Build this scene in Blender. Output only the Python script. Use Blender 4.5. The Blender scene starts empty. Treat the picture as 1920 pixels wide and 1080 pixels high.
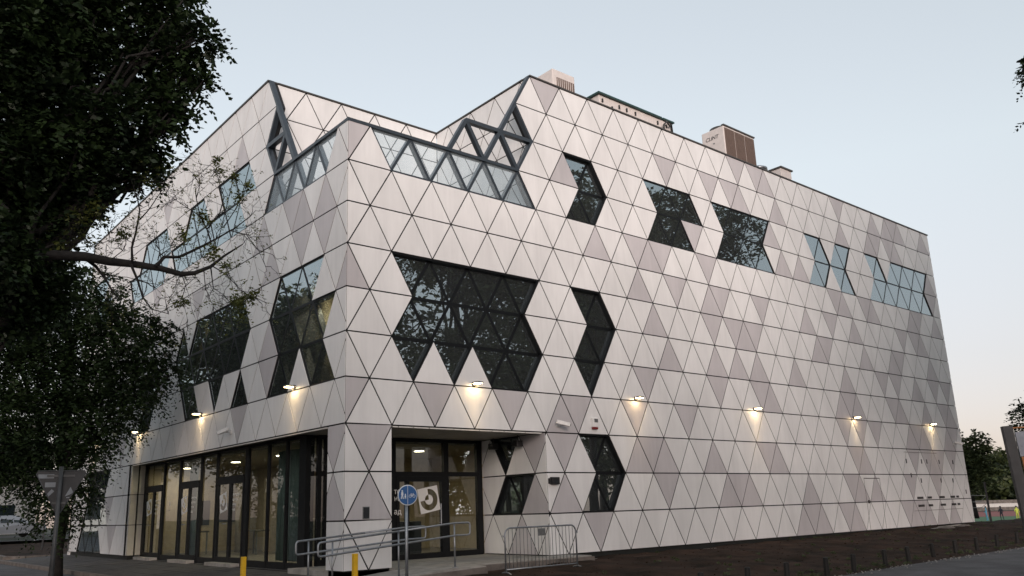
import bpy, bmesh, math, random
import numpy as np
from mathutils import Vector, Matrix

scn = bpy.context.scene
COL = scn.collection
rad = math.radians

# ------------------------------------------------------------------ camera
CAM = Vector((-9.12538, -16.20763, 1.53591))
cam_d = bpy.data.cameras.new("camera"); cam = bpy.data.objects.new("camera", cam_d); COL.objects.link(cam)
_R = ((0.77870693, -0.62667632, -0.02987135), (0.12982796, 0.20753997, -0.96957303), (0.61380796, 0.7511351, 0.24297293))
_M = Matrix(((_R[0][0], -_R[1][0], -_R[2][0]), (_R[0][1], -_R[1][1], -_R[2][1]), (_R[0][2], -_R[1][2], -_R[2][2])))
cam.matrix_world = Matrix.Translation(CAM) @ _M.to_4x4()
cam_d.sensor_width = 36.0
cam_d.lens = 1547.17 * 36 / 1920
cam_d.shift_x = (960 - 909.893) / 1920
cam_d.shift_y = (568.884 - 540) / 1920
cam_d.clip_start = 0.1; cam_d.clip_end = 2000
scn.camera = cam

# ------------------------------------------------------------------ sky, sun, exposure
SUN_EL, SUN_AZ = 6.0, 212.0        # degrees; azimuth clockwise from +Y: low in the south-west, behind the camera
world = bpy.data.worlds.new("World"); scn.world = world; world.use_nodes = True
wn = world.node_tree.nodes; wl = world.node_tree.links; wn.clear()
sky = wn.new("ShaderNodeTexSky"); sky.sky_type = 'NISHITA'; sky.sun_disc = False
sky.sun_elevation = rad(SUN_EL); sky.sun_rotation = rad(SUN_AZ)
sky.air_density = 1.0; sky.dust_density = 1.2; sky.ozone_density = 1.6; sky.altitude = 80
bg = wn.new("ShaderNodeBackground"); bg.inputs[1].default_value = 0.15
wo = wn.new("ShaderNodeOutputWorld")
wb = wn.new("ShaderNodeMix"); wb.data_type = 'RGBA'; wb.blend_type = 'MULTIPLY'; wb.inputs[0].default_value = 1.0
wb.inputs[7].default_value = (1.0, 0.945, 0.925, 1)          # warm white balance of the photograph
hs = wn.new('ShaderNodeHueSaturation'); hs.inputs['Saturation'].default_value = 0.66
wl.new(sky.outputs[0], hs.inputs['Color']); gm = wn.new('ShaderNodeGamma'); gm.inputs[1].default_value = 0.48
wl.new(hs.outputs[0], gm.inputs[0]); 
wtc = wn.new('ShaderNodeTexCoord'); wsp = wn.new('ShaderNodeSeparateXYZ'); wmr = wn.new('ShaderNodeMapRange'); wmr.inputs[1].default_value = 0.0; wmr.inputs[2].default_value = 0.36
wcl = wn.new('ShaderNodeMix'); wcl.data_type = 'RGBA'; wcl.inputs[6].default_value = (0.75, 0.64, 0.68, 1); wcl.inputs[7].default_value = (0.97, 0.945, 0.92, 1)
wl.new(wtc.outputs['Generated'], wsp.inputs[0]); wl.new(wsp.outputs[2], wmr.inputs[0]); wl.new(wmr.outputs[0], wcl.inputs[0]); wl.new(wcl.outputs[2], wb.inputs[7])
wl.new(gm.outputs[0], wb.inputs[6]); wl.new(wb.outputs[2], bg.inputs[0]); wl.new(bg.outputs[0], wo.inputs[0])
sd = bpy.data.lights.new("sun", 'SUN'); sun = bpy.data.objects.new("sun", sd); COL.objects.link(sun)
sd.energy = 0.86; sd.angle = rad(28); sd.color = (1.0, 0.85, 0.79)
_d = Vector((math.sin(rad(SUN_AZ)) * math.cos(rad(SUN_EL)), math.cos(rad(SUN_AZ)) * math.cos(rad(SUN_EL)), math.sin(rad(SUN_EL))))
sun.rotation_euler = _d.to_track_quat('Z', 'Y').to_euler()
scn.view_settings.view_transform = 'Standard'; scn.view_settings.look = 'None'
scn.view_settings.gamma = 1.0; scn.view_settings.use_curve_mapping = False
scn.view_settings.exposure = 2.03

# ------------------------------------------------------------------ helpers
def tag(o, label=None, cat=None, group=None, kind=None):
    if label: o['label'] = label
    if cat: o['category'] = cat
    if group: o['group'] = group
    if kind: o['kind'] = kind
    return o
def empty(name, loc=(0, 0, 0), rz=0.0):
    o = bpy.data.objects.new(name, None); COL.objects.link(o); o.location = loc; o.rotation_euler = (0, 0, rz)
    o.empty_display_size = 0.3
    return o
def mesh_obj(name, verts, faces, mat, parent=None, smooth=False, mats=None, mi=None):
    me = bpy.data.meshes.new(name); me.from_pydata([tuple(v) for v in verts], [], faces)
    for m in (mats or [mat]): me.materials.append(m)
    if mi: me.polygons.foreach_set('material_index', mi)
    if smooth: me.polygons.foreach_set('use_smooth', [True] * len(me.polygons))
    me.update()
    o = bpy.data.objects.new(name, me); COL.objects.link(o)
    if parent: o.parent = parent
    return o
class MB:
    """collects simple solids, then links them as one mesh object"""
    def __init__(s): s.v = []; s.f = []
    def add(s, vs, fs):
        n = len(s.v); s.v += [tuple(v) for v in vs]; s.f += [tuple(i + n for i in f) for f in fs]
    def box(s, x0, y0, z0, x1, y1, z1):
        s.add([(x0,y0,z0),(x1,y0,z0),(x1,y1,z0),(x0,y1,z0),(x0,y0,z1),(x1,y0,z1),(x1,y1,z1),(x0,y1,z1)],
              [(0,3,2,1),(4,5,6,7),(0,1,5,4),(1,2,6,5),(2,3,7,6),(3,0,4,7)])
    def bbox(s, x0, y0, z0, x1, y1, z1, b=0.01):
        """box with chamfered edges"""
        bm = bmesh.new(); bmesh.ops.create_cube(bm, size=1)
        for v in bm.verts:
            v.co = Vector(((x0+x1)/2 + v.co.x*(x1-x0), (y0+y1)/2 + v.co.y*(y1-y0), (z0+z1)/2 + v.co.z*(z1-z0)))
        bmesh.ops.bevel(bm, geom=list(bm.edges), offset=b, segments=2, affect='EDGES', profile=0.5)
        s.bm(bm)
    def bm(s, bm):
        bm.verts.index_update()
        s.add([v.co[:] for v in bm.verts], [[v.index for v in f.verts] for f in bm.faces]); bm.free()
    def tube(s, pts, r, n=8, caps=True):
        pts = [Vector(p) for p in pts]; rs = r if isinstance(r, (list, tuple)) else [r] * len(pts)
        base = len(s.v); up = None
        for i, p in enumerate(pts):
            d = (pts[min(i+1, len(pts)-1)] - pts[max(i-1, 0)])
            d = d.normalized() if d.length > 1e-9 else Vector((0,0,1))
            if up is None: up = Vector((0,0,1)) if abs(d.z) < 0.9 else Vector((1,0,0))
            a = d.cross(up); a = a.normalized() if a.length > 1e-6 else d.orthogonal().normalized()
            b = a.cross(d).normalized(); up = b
            for k in range(n):
                t = 2*math.pi*k/n
                s.v.append(tuple(p + a*(rs[i]*math.cos(t)) + b*(rs[i]*math.sin(t))))
        for i in range(len(pts)-1):
            for k in range(n):
                s.f.append((base+i*n+k, base+i*n+(k+1) % n, base+(i+1)*n+(k+1) % n, base+(i+1)*n+k))
        if caps:
            s.f.append(tuple(base+k for k in range(n))[::-1]); s.f.append(tuple(base+(len(pts)-1)*n+k for k in range(n)))
    def lathe(s, prof, c=(0,0,0), axis='z', n=20):
        base = len(s.v)
        for r, h in prof:
            for k in range(n):
                t = 2*math.pi*k/n; a, b = r*math.cos(t), r*math.sin(t)
                p = (a, b, h) if axis == 'z' else ((h, a, b) if axis == 'x' else (b, h, a))
                s.v.append((p[0]+c[0], p[1]+c[1], p[2]+c[2]))
        for i in range(len(prof)-1):
            for k in range(n):
                s.f.append((base+i*n+k, base+i*n+(k+1) % n, base+(i+1)*n+(k+1) % n, base+(i+1)*n+k))
        s.f.append(tuple(base+k for k in range(n))[::-1]); s.f.append(tuple(base+(len(prof)-1)*n+k for k in range(n)))
    def prism(s, poly, fn, d0, d1):
        """poly: list of (a, b); fn(a, b, d) -> world; solid between depths d0 (front) and d1"""
        o_ = Vector(fn(0, 0, 0))
        if (Vector(fn(1, 0, 0))-o_).dot((Vector(fn(0, 1, 0))-o_).cross(Vector(fn(0, 0, 1))-o_)) < 0: poly = list(poly)[::-1]
        n = len(poly)
        vs = [fn(a, b, d0) for a, b in poly] + [fn(a, b, d1) for a, b in poly]
        s.add(vs, [tuple(range(n)), tuple(range(2*n-1, n-1, -1))] + [(i, i+n, (i+1) % n + n, (i+1) % n) for i in range(n)])
    def build(s, name, mat, parent=None, smooth=False):
        o = mesh_obj(name, s.v, s.f, mat, parent, smooth); return o

# ------------------------------------------------------------------ materials
def newmat(name):
    m = bpy.data.materials.new(name); m.use_nodes = True
    return m, m.node_tree.nodes, m.node_tree.links, m.node_tree.nodes["Principled BSDF"]
def pmat(name, col, rough=0.5, metal=0.0, var=0.08, scale=6.0, bump=0.0, bscale=40.0, objvar=0.0, spec=0.5, detail=6.0, col2=None, stretch=None, streak=0.0):
    m, n, l, b = newmat(name)
    b.inputs['Roughness'].default_value = rough; b.inputs['Metallic'].default_value = metal
    b.inputs['Specular IOR Level'].default_value = spec
    tc = n.new("ShaderNodeTexCoord"); geo = n.new("ShaderNodeNewGeometry")
    src = geo.outputs['Position']
    if stretch:
        mp = n.new("ShaderNodeMapping"); mp.inputs['Scale'].default_value = stretch
        l.new(src, mp.inputs[0]); src = mp.outputs[0]
    nz = n.new("ShaderNodeTexNoise"); nz.inputs['Scale'].default_value = scale; nz.inputs['Detail'].default_value = detail
    nz.inputs['Roughness'].default_value = 0.6
    l.new(src, nz.inputs['Vector'])
    mx = n.new("ShaderNodeMix"); mx.data_type = 'RGBA'
    c2 = col2 or tuple(c * (1 - 2.2*var) for c in col)
    c1 = col if col2 else tuple(min(1, c * (1 + var)) for c in col)
    mx.inputs[6].default_value = (*c1, 1); mx.inputs[7].default_value = (*c2, 1)
    rmp = n.new("ShaderNodeMapRange"); rmp.inputs[1].default_value = 0.32; rmp.inputs[2].default_value = 0.68
    l.new(nz.outputs[0], rmp.inputs[0]); l.new(rmp.outputs[0], mx.inputs[0])
    out = mx.outputs[2]
    if streak:
        m3 = n.new("ShaderNodeMapping"); m3.inputs['Scale'].default_value = (9, 9, 0.55); l.new(geo.outputs['Position'], m3.inputs[0])
        n3 = n.new("ShaderNodeTexNoise"); n3.inputs['Scale'].default_value = 1.0; n3.inputs['Detail'].default_value = 5; l.new(m3.outputs[0], n3.inputs['Vector'])
        n4 = n.new("ShaderNodeTexNoise"); n4.inputs['Scale'].default_value = 0.45; n4.inputs['Detail'].default_value = 3; l.new(geo.outputs['Position'], n4.inputs['Vector'])
        mm = n.new("ShaderNodeMath"); mm.operation = 'MULTIPLY'; l.new(n3.outputs[0], mm.inputs[0]); l.new(n4.outputs[0], mm.inputs[1])
        mr3 = n.new("ShaderNodeMapRange"); mr3.inputs[1].default_value = 0.20; mr3.inputs[2].default_value = 0.42; mr3.inputs[3].default_value = 1.0; mr3.inputs[4].default_value = 1.0-streak; l.new(mm.outputs[0], mr3.inputs[0])
        hv3 = n.new("ShaderNodeHueSaturation"); l.new(mr3.outputs[0], hv3.inputs['Value']); l.new(out, hv3.inputs['Color']); out = hv3.outputs[0]
    if objvar:
        oi = n.new("ShaderNodeObjectInfo"); hv = n.new("ShaderNodeHueSaturation")
        mr = n.new("ShaderNodeMapRange"); mr.inputs[3].default_value = 1 - objvar; mr.inputs[4].default_value = 1 + objvar
        l.new(oi.outputs['Random'], mr.inputs[0]); l.new(mr.outputs[0], hv.inputs['Value']); l.new(out, hv.inputs['Color']); out = hv.outputs[0]
    l.new(out, b.inputs['Base Color'])
    rr = n.new("ShaderNodeMapRange"); rr.inputs[3].default_value = max(0, rough-0.07); rr.inputs[4].default_value = min(1, rough+0.08)
    l.new(nz.outputs[0], rr.inputs[0]); l.new(rr.outputs[0], b.inputs['Roughness'])
    if bump:
        n2 = n.new("ShaderNodeTexNoise"); n2.inputs['Scale'].default_value = bscale; n2.inputs['Detail'].default_value = 8
        l.new(src, n2.inputs['Vector'])
        bp = n.new("ShaderNodeBump"); bp.inputs['Strength'].default_value = bump; bp.inputs['Distance'].default_value = 0.02
        l.new(n2.outputs[0], bp.inputs['Height']); l.new(bp.outputs[0], b.inputs['Normal'])
    return m
def emat(name, col, strength, rough=0.5):
    m, n, l, b = newmat(name)
    b.inputs['Base Color'].default_value = (*col, 1); b.inputs['Emission Color'].default_value = (*col, 1)
    b.inputs['Emission Strength'].default_value = strength
    return m
def gmat(name, tint, refl, ior=1.5, rough=0.0, gcol=(0.92, 0.97, 1.0), haze=0.0):
    m, n, l, b = newmat(name); n.remove(b)
    out = n["Material Output"]
    tr = n.new("ShaderNodeBsdfTransparent"); tr.inputs[0].default_value = (*tint, 1)
    gl = n.new("ShaderNodeBsdfGlossy"); gl.inputs['Roughness'].default_value = rough; gl.inputs[0].default_value = (*gcol, 1)
    fr = n.new("ShaderNodeFresnel"); fr.inputs[0].default_value = ior
    nz = n.new("ShaderNodeTexNoise"); nz.inputs['Scale'].default_value = 0.7; nz.inputs['Detail'].default_value = 1
    geo = n.new("ShaderNodeNewGeometry"); l.new(geo.outputs['Position'], nz.inputs['Vector'])
    bp = n.new("ShaderNodeBump"); bp.inputs['Strength'].default_value = 0.06; bp.inputs['Distance'].default_value = 0.05
    l.new(nz.outputs[0], bp.inputs['Height']); l.new(bp.outputs[0], gl.inputs['Normal'])
    ma = n.new("ShaderNodeMath"); ma.operation = 'ADD'; ma.use_clamp = True; ma.inputs[1].default_value = refl
    l.new(fr.outputs[0], ma.inputs[0])
    bf = n.new("ShaderNodeMath"); bf.operation = 'SUBTRACT'; bf.inputs[0].default_value = 1.0; l.new(geo.outputs['Backfacing'], bf.inputs[1])
    mf = n.new("ShaderNodeMath"); mf.operation = 'MULTIPLY'; l.new(ma.outputs[0], mf.inputs[0]); l.new(bf.outputs[0], mf.inputs[1])
    mx = n.new("ShaderNodeMixShader"); l.new(mf.outputs[0], mx.inputs[0]); l.new(tr.outputs[0], mx.inputs[1]); l.new(gl.outputs[0], mx.inputs[2])
    if haze:
        tl = n.new("ShaderNodeBsdfTranslucent"); tl.inputs[0].default_value = (0.80, 0.87, 0.90, 1); df = n.new("ShaderNodeBsdfDiffuse"); df.inputs[0].default_value = (0.80, 0.87, 0.90, 1)
        a = n.new("ShaderNodeMixShader"); l.new(tl.outputs[0], a.inputs[1]); l.new(df.outputs[0], a.inputs[2])
        b2 = n.new("ShaderNodeMixShader"); b2.inputs[0].default_value = haze; l.new(mx.outputs[0], b2.inputs[1]); l.new(a.outputs[0], b2.inputs[2]); l.new(b2.outputs[0], out.inputs[0])
    else: l.new(mx.outputs[0], out.inputs[0])
    return m
M = {}
M['panel'] = pmat('panel_light', (0.725, 0.722, 0.712), 0.48, var=0.045, scale=1.3, objvar=0.045, bump=0.02, bscale=90, stretch=(1, 1, 0.35), streak=0.065)
M['panel_dark'] = pmat('panel_grey', (0.50, 0.478, 0.485), 0.48, var=0.05, scale=1.3, objvar=0.06, bump=0.02, bscale=90, stretch=(1, 1, 0.35), streak=0.065)
M['backing'] = pmat('joint_black', (0.007, 0.007, 0.008), 0.7)
M['frame'] = pmat('frame_anthracite', (0.0045, 0.0055, 0.0065), 0.5, var=0.1, spec=0.25)
M['steel'] = pmat('painted_steel', (0.028, 0.037, 0.047), 0.35, var=0.1)
M['coping'] = pmat('coping_metal', (0.05, 0.045, 0.04), 0.4)
M['cream'] = pmat('cream_reveal', (0.60, 0.57, 0.48), 0.5, var=0.03)
M['soffit'] = pmat('soffit', (0.30, 0.28, 0.25), 0.45, var=0.05, scale=2)
M['glass'] = gmat('window_glass', (0.55, 0.60, 0.60), 0.36, 1.5, gcol=(0.84, 0.95, 0.98), haze=0.042)
M['glass_clear'] = gmat('balustrade_glass', (0.90, 0.96, 0.99), 0.0, 1.25, haze=0.16)
M['glass_shop'] = gmat('shopfront_glass', (0.80, 0.84, 0.82), 0.05, 1.48)
M['int_wall'] = pmat('interior_wall', (0.30, 0.26, 0.20), 0.8)
M['int_dark'] = pmat('interior_dark', (0.10, 0.095, 0.085), 0.8)
M['int_floor'] = pmat('interior_floor', (0.22, 0.20, 0.17), 0.35)
M['int_warm'] = pmat('interior_warm', (0.40, 0.32, 0.20), 0.7)
M['curtain'] = pmat('curtain_teal', (0.15, 0.19, 0.185), 0.8, stretch=(12, 12, 0.3))
M['concrete'] = pmat('concrete', (0.30, 0.285, 0.26), 0.85, var=0.15, scale=3, bump=0.25, bscale=30)
M['concrete_dark'] = pmat('concrete_weathered', (0.15, 0.13, 0.115), 0.9, var=0.2, scale=2.5, bump=0.4, bscale=25)
M['paver'] = pmat('paver', (0.048, 0.045, 0.045), 0.85, var=0.2, scale=3, bump=0.3, bscale=45, objvar=0.14)
M['asphalt'] = pmat('asphalt', (0.062, 0.060, 0.064), 0.8, var=0.22, scale=1.2, bump=0.35, bscale=120)
M['soil'] = pmat('soil', (0.052, 0.030, 0.021), 0.95, var=0.3, scale=1.1, bump=1.0, bscale=22, col2=(0.011, 0.009, 0.006), spec=0.1)
M['ground'] = pmat('ground_grass', (0.028, 0.034, 0.018), 0.95, var=0.3, scale=0.8, bump=0.6, bscale=20)
M['plinth'] = pmat('plinth_membrane', (0.012, 0.014, 0.013), 0.6)
M['galv'] = pmat('galvanised', (0.30, 0.32, 0.34), 0.4, metal=0.75, var=0.1, scale=12)
M['galv_dull'] = pmat('galvanised_dull', (0.20, 0.21, 0.21), 0.5, metal=0.6, var=0.15, scale=12)
M['yellow'] = pmat('yellow_paint', (0.72, 0.42, 0.01), 0.5, var=0.08)
M['bollard'] = pmat('post_dark', (0.006, 0.005, 0.004), 0.7)
M['white_plastic'] = pmat('white_plastic', (0.72, 0.71, 0.69), 0.4)
M['black_plastic'] = pmat('black_plastic', (0.015, 0.015, 0.016), 0.4)
M['red_plastic'] = pmat('red_plastic', (0.20, 0.02, 0.02), 0.35)
M['ac_white'] = pmat('unit_casing', (0.62, 0.57, 0.54), 0.5, var=0.04)
M['ac_coil'] = pmat('unit_coil', (0.15, 0.105, 0.085), 0.6, var=0.2, scale=8, stretch=(30, 30, 1))
M['green_cap'] = pmat('unit_roof_green', (0.012, 0.05, 0.045), 0.5)
M['sign_blue'] = pmat('sign_blue', (0.008, 0.09, 0.27), 0.35, var=0.03)
M['sign_white'] = pmat('sign_white', (0.62, 0.66, 0.68), 0.4, var=0.03)
M['sticker'] = pmat('sticker_white', (0.72, 0.72, 0.70), 0.6, var=0.02)
M['sign_back'] = pmat('sign_back', (0.014, 0.016, 0.019), 0.55, metal=0.0, var=0.12)
M['pole_grey'] = pmat('pole_grey', (0.055, 0.058, 0.06), 0.5, var=0.15)
M['sticker_grey'] = pmat('sticker_grey', (0.16, 0.18, 0.20), 0.5)
M['bark'] = pmat('bark', (0.011, 0.009, 0.008), 0.9, var=0.3, scale=7, bump=0.8, bscale=22)
M['car_paint'] = pmat('car_silver', (0.30, 0.31, 0.33), 0.3, metal=0.5, var=0.03)
M['tyre'] = pmat('tyre', (0.015, 0.015, 0.015), 0.8)
M['car_glass'] = pmat('car_glass', (0.02, 0.028, 0.03), 0.08)
M['lamp_red'] = pmat('lamp_red', (0.30, 0.02, 0.015), 0.3)
M['track'] = pmat('running_track', (0.20, 0.045, 0.035), 0.8)
M['pitch'] = pmat('pitch_green', (0.04, 0.12, 0.045), 0.9)
M['orange'] = pmat('hoarding_orange', (0.30, 0.11, 0.02), 0.6)
M['hoard'] = pmat('hoarding_grey', (0.24, 0.26, 0.30), 0.6)
M['pale_wall'] = pmat('pale_wall', (0.55, 0.53, 0.50), 0.8)
M['bulb'] = emat('lamp_lens', (1.0, 0.72, 0.38), 14)
M['downlight'] = emat('downlight', (1.0, 0.84, 0.56), 6)
M['downlight_dim'] = emat('downlight_small', (1.0, 0.85, 0.6), 10)
M['led_strip'] = pmat('edge_trim', (0.62, 0.60, 0.56), 0.4)

def leafmat(name, c1, c2, trans=0.25):
    m, n, l, b = newmat(name); n.remove(b); out = n["Material Output"]
    geo = n.new("ShaderNodeNewGeometry"); nz = n.new("ShaderNodeTexNoise"); nz.inputs['Scale'].default_value = 1.3; nz.inputs['Detail'].default_value = 5
    l.new(geo.outputs['Position'], nz.inputs['Vector'])
    mx = n.new("ShaderNodeMix"); mx.data_type = 'RGBA'; mx.inputs[6].default_value = (*c1, 1); mx.inputs[7].default_value = (*c2, 1)
    mr = n.new("ShaderNodeMapRange"); mr.inputs[1].default_value = 0.35; mr.inputs[2].default_value = 0.65
    l.new(nz.outputs[0], mr.inputs[0])
    ad = n.new("ShaderNodeMath"); ad.operation = 'MULTIPLY_ADD'; ad.inputs[1].default_value = 0.5
    l.new(geo.outputs['Random Per Island'], ad.inputs[0])
    m2 = n.new("ShaderNodeMath"); m2.operation = 'MULTIPLY'; m2.inputs[1].default_value = 0.6; l.new(mr.outputs[0], m2.inputs[0]); l.new(m2.outputs[0], ad.inputs[2])
    l.new(ad.outputs[0], mx.inputs[0])
    df = n.new("ShaderNodeBsdfDiffuse"); tl = n.new("ShaderNodeBsdfTranslucent"); gl = n.new("ShaderNodeBsdfGlossy"); gl.inputs['Roughness'].default_value = 0.45
    l.new(mx.outputs[2], df.inputs[0]); l.new(mx.outputs[2], tl.inputs[0])
    a = n.new("ShaderNodeMixShader"); a.inputs[0].default_value = trans; l.new(df.outputs[0], a.inputs[1]); l.new(tl.outputs[0], a.inputs[2])
    c = n.new("ShaderNodeMixShader"); c.inputs[0].default_value = 0.025; l.new(a.outputs[0], c.inputs[1]); l.new(gl.outputs[0], c.inputs[2])
    l.new(c.outputs[0], out.inputs[0])
    return m
M['leaf_dark'] = leafmat('leaf_dark', (0.032, 0.056, 0.018), (0.008, 0.015, 0.008), 0.12)
M['leaf_mid'] = leafmat('leaf_mid', (0.085, 0.105, 0.045), (0.040, 0.052, 0.026), 0.25)
M['leaf_light'] = leafmat('leaf_young', (0.12, 0.13, 0.03), (0.06, 0.075, 0.022), 0.3)
M['leaf_hill'] = leafmat('leaf_hill', (0.070, 0.085, 0.030), (0.026, 0.036, 0.016), 0.1)

# ------------------------------------------------------------------ lattice of the facades
S, Z0 = 1.05, 0.35
HW = 1.1547 * S / 2                       # half a triangle side
ER, EL, EA, EB, EC = 0.0233, 0.5008, 0.0, 0.427, 1.0753
XB = ER + 10 * HW                          # 6.085 notch side wall
YA = EL + 7 * HW                           # 4.744 notch back wall
XR, YL = 32.35, 23.75                      # far ends of the two facades
XO0, XO1, YG, XG, YP, YO = 1.235, 6.032, 2.73, 0.5, 0.78, 15.40   # entrance recess
TOP = Z0 + 13 * S
ZS = Z0 + 3 * S                            # soffit 3.50
fR = lambda s, z, d: (s, -d, z)
fL = lambda s, z, d: (-d, s, z)
fA = lambda s, z, d: (s, YA - d, z)
fB = lambda s, z, d: (XB - d, s, z)
fC = lambda s, z, d: (XO1 - d, s, z)
def clip(poly, axis, val, keep_less):
    out = []
    for i in range(len(poly)):
        p, q = poly[i], poly[(i+1) % len(poly)]
        ip = (p[axis] <= val + 1e-9) if keep_less else (p[axis] >= val - 1e-9)
        iq = (q[axis] <= val + 1e-9) if keep_less else (q[axis] >= val - 1e-9)
        if ip: out.append(p)
        if ip != iq:
            t = (val - p[axis]) / (q[axis] - p[axis]); out.append((p[0]+t*(q[0]-p[0]), p[1]+t*(q[1]-p[1])))
    return out
def area(p): return 0.5 * sum(p[i][0]*p[(i+1) % len(p)][1] - p[(i+1) % len(p)][0]*p[i][1] for i in range(len(p)))
def inset(poly, g):
    n = len(poly); L = []
    for i in range(n):
        (x0, y0), (x1, y1) = poly[i], poly[(i+1) % n]; dx, dy = x1-x0, y1-y0; ln = math.hypot(dx, dy)
        if ln < 1e-6: continue
        nx, ny = -dy/ln, dx/ln; L.append((x0+nx*g, y0+ny*g, dx/ln, dy/ln))
    out = []; n = len(L)
    for i in range(n):
        x0, y0, a, b = L[i-1]; x1, y1, c, d = L[i]; den = a*d - b*c
        if abs(den) < 1e-6: continue
        t = ((x1-x0)*d - (y1-y0)*c) / den; out.append((x0+a*t, y0+b*t))
    return out
def tri(e, par, k, j):
    """cell j of row k; par 1: rows with (k+j) odd point up"""
    up = (k + j) % 2 == par; s = lambda h: e + h*HW; za, zb = Z0 + k*S, Z0 + (k+1)*S
    return ([(s(j), za), (s(j+2), za), (s(j+1), zb)] if up else [(s(j), zb), (s(j+1), za), (s(j+2), zb)]), up
WIN_R = [
 {6: range(2, 9), 5: range(2, 9), 4: (2, 4, 6, 7, 8)},
 {6: (12, 13), 5: (12, 13), 4: (12,)},
 {10: (12, 13), 9: (12, 13)},
 {10: (18, 19, 20, 21), 9: (18, 19, 20)},
 {10: range(24, 29), 9: range(24, 29)},
 {10: (34, 35, 37, 38), 9: (34, 35, 37, 38)},
 {10: (42, 43, 45, 46, 47, 48, 49, 50), 9: range(42, 51)},
 {2: (12, 13), 1: (12, 13)}]
WIN_L = [
 {6: (1, 2, 3, 4), 5: (0, 1, 2, 3, 4), 4: (0, 1, 3, 4)},
 {6: (8, 9, 10, 11, 12, 13, 14, 16), 5: range(8, 17), 4: (8, 11, 14, 15)},
 {5: (20, 21, 22, 23), 4: (21, 22)},
 {10: (8, 9, 10, 11, 14, 15, 16), 9: range(9, 19)},
 {10: (20, 21, 22, 23, 24), 9: range(20, 27)},
 {10: (33, 34, 35), 9: (32, 33, 34, 35)},
 {2: (29, 30, 31, 32, 33), 1: (29, 30, 31, 32, 33), 0: (30, 31, 32, 33, 34)}]
WIN_C = [{2: (0,), 1: (-1, 0)}]
OPEN_R = {9: list(range(1, 9)), 10: [5, 6, 7, 8, 9], 11: []}
STRIP_L = list(range(0, 6))
DARK_R = [(0,12),(0,29),(0,30),(0,31),(0,35),(0,42),(0,43),(0,45),(0,47),(0,49),(1,0),(1,10),(1,17),(1,22),(1,23),(1,24),(1,30),(1,35),(1,43),(1,47),(2,0),(2,10),(2,15),(2,16),(2,17),(2,21),(2,26),(2,27),(2,36),(2,37),(2,44),(2,46),(2,48),(2,50),(3,-1),(3,3),(3,7),(3,10),(3,11),(3,15),(3,19),(3,35),(3,45),(3,46),(3,51),(4,16),(4,22),(4,26),(4,27),(4,35),(4,36),(4,37),(4,42),(4,43),(4,47),(4,50),(4,51),(5,18),(5,22),(5,24),(5,26),(5,30),(5,36),(5,41),(5,43),(5,49),(5,51),(6,-1),(6,17),(6,22),(6,24),(6,25),(6,33),(6,34),(6,39),(6,43),(7,16),(7,19),(7,22),(7,23),(7,27),(7,32),(7,35),(7,38),(7,45),(7,47),(7,48),(8,13),(8,16),(8,17),(8,18),(8,22),(8,36),(8,37),(8,47),(8,48),(8,51),(9,-1),(9,21),(9,30),(9,32),(9,51),(10,11),(10,29),(10,51),(11,19),(11,23),(11,25),(11,26),(11,30),(11,43),(11,45),(11,46),(12,10),(12,28),(12,29),(12,38),(12,46),(12,47),(12,51)]
_r = random.Random(17)
for _k in range(13):
    for _j in range(26, 54):
        if _r.random() < 0.05 + 0.13*(_j-26)/26: DARK_R.append((_k, _j))
DARK_L = [(1,-1),(2,-1),(3,8),(3,26),(4,5),(5,5),(6,-2),(7,0),(7,2),(7,5),(7,14),(8,0),(8,2),(8,3),(8,6),(11,9),(1,28),(0,27),(5,19),(6,23),(8,21),(11,20)]
DARK_C = [(2, -2), (1, -2), (0, -1)]

building = empty('arts_centre', (0, 0, 0))
tag(building, 'large angular arts centre clad in triangular cream and grey panels', 'building')

def seg_cells(cells): return {(k, j) for k, js in cells.items() for j in js}
wcR = set().union(*[seg_cells(c) for c in WIN_R]); wcL = set().union(*[seg_cells(c) for c in WIN_L]); wcC = set().union(*[seg_cells(c) for c in WIN_C])
# cells of each face that are left out (openings)
def in_open_R(k, j):
    if k == 9 and 1 <= j <= 8: return True
    if k == 10: return j <= 8
    if k == 11: return j <= 8
    if k == 12: return j <= 8
    return False
def in_open_L(k, j):
    if k == 9 and 0 <= j <= 5: return True
    if k == 10: return j <= 5
    if k == 11: return j <= 5
    if k == 12: return j <= 5
    return False

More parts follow.
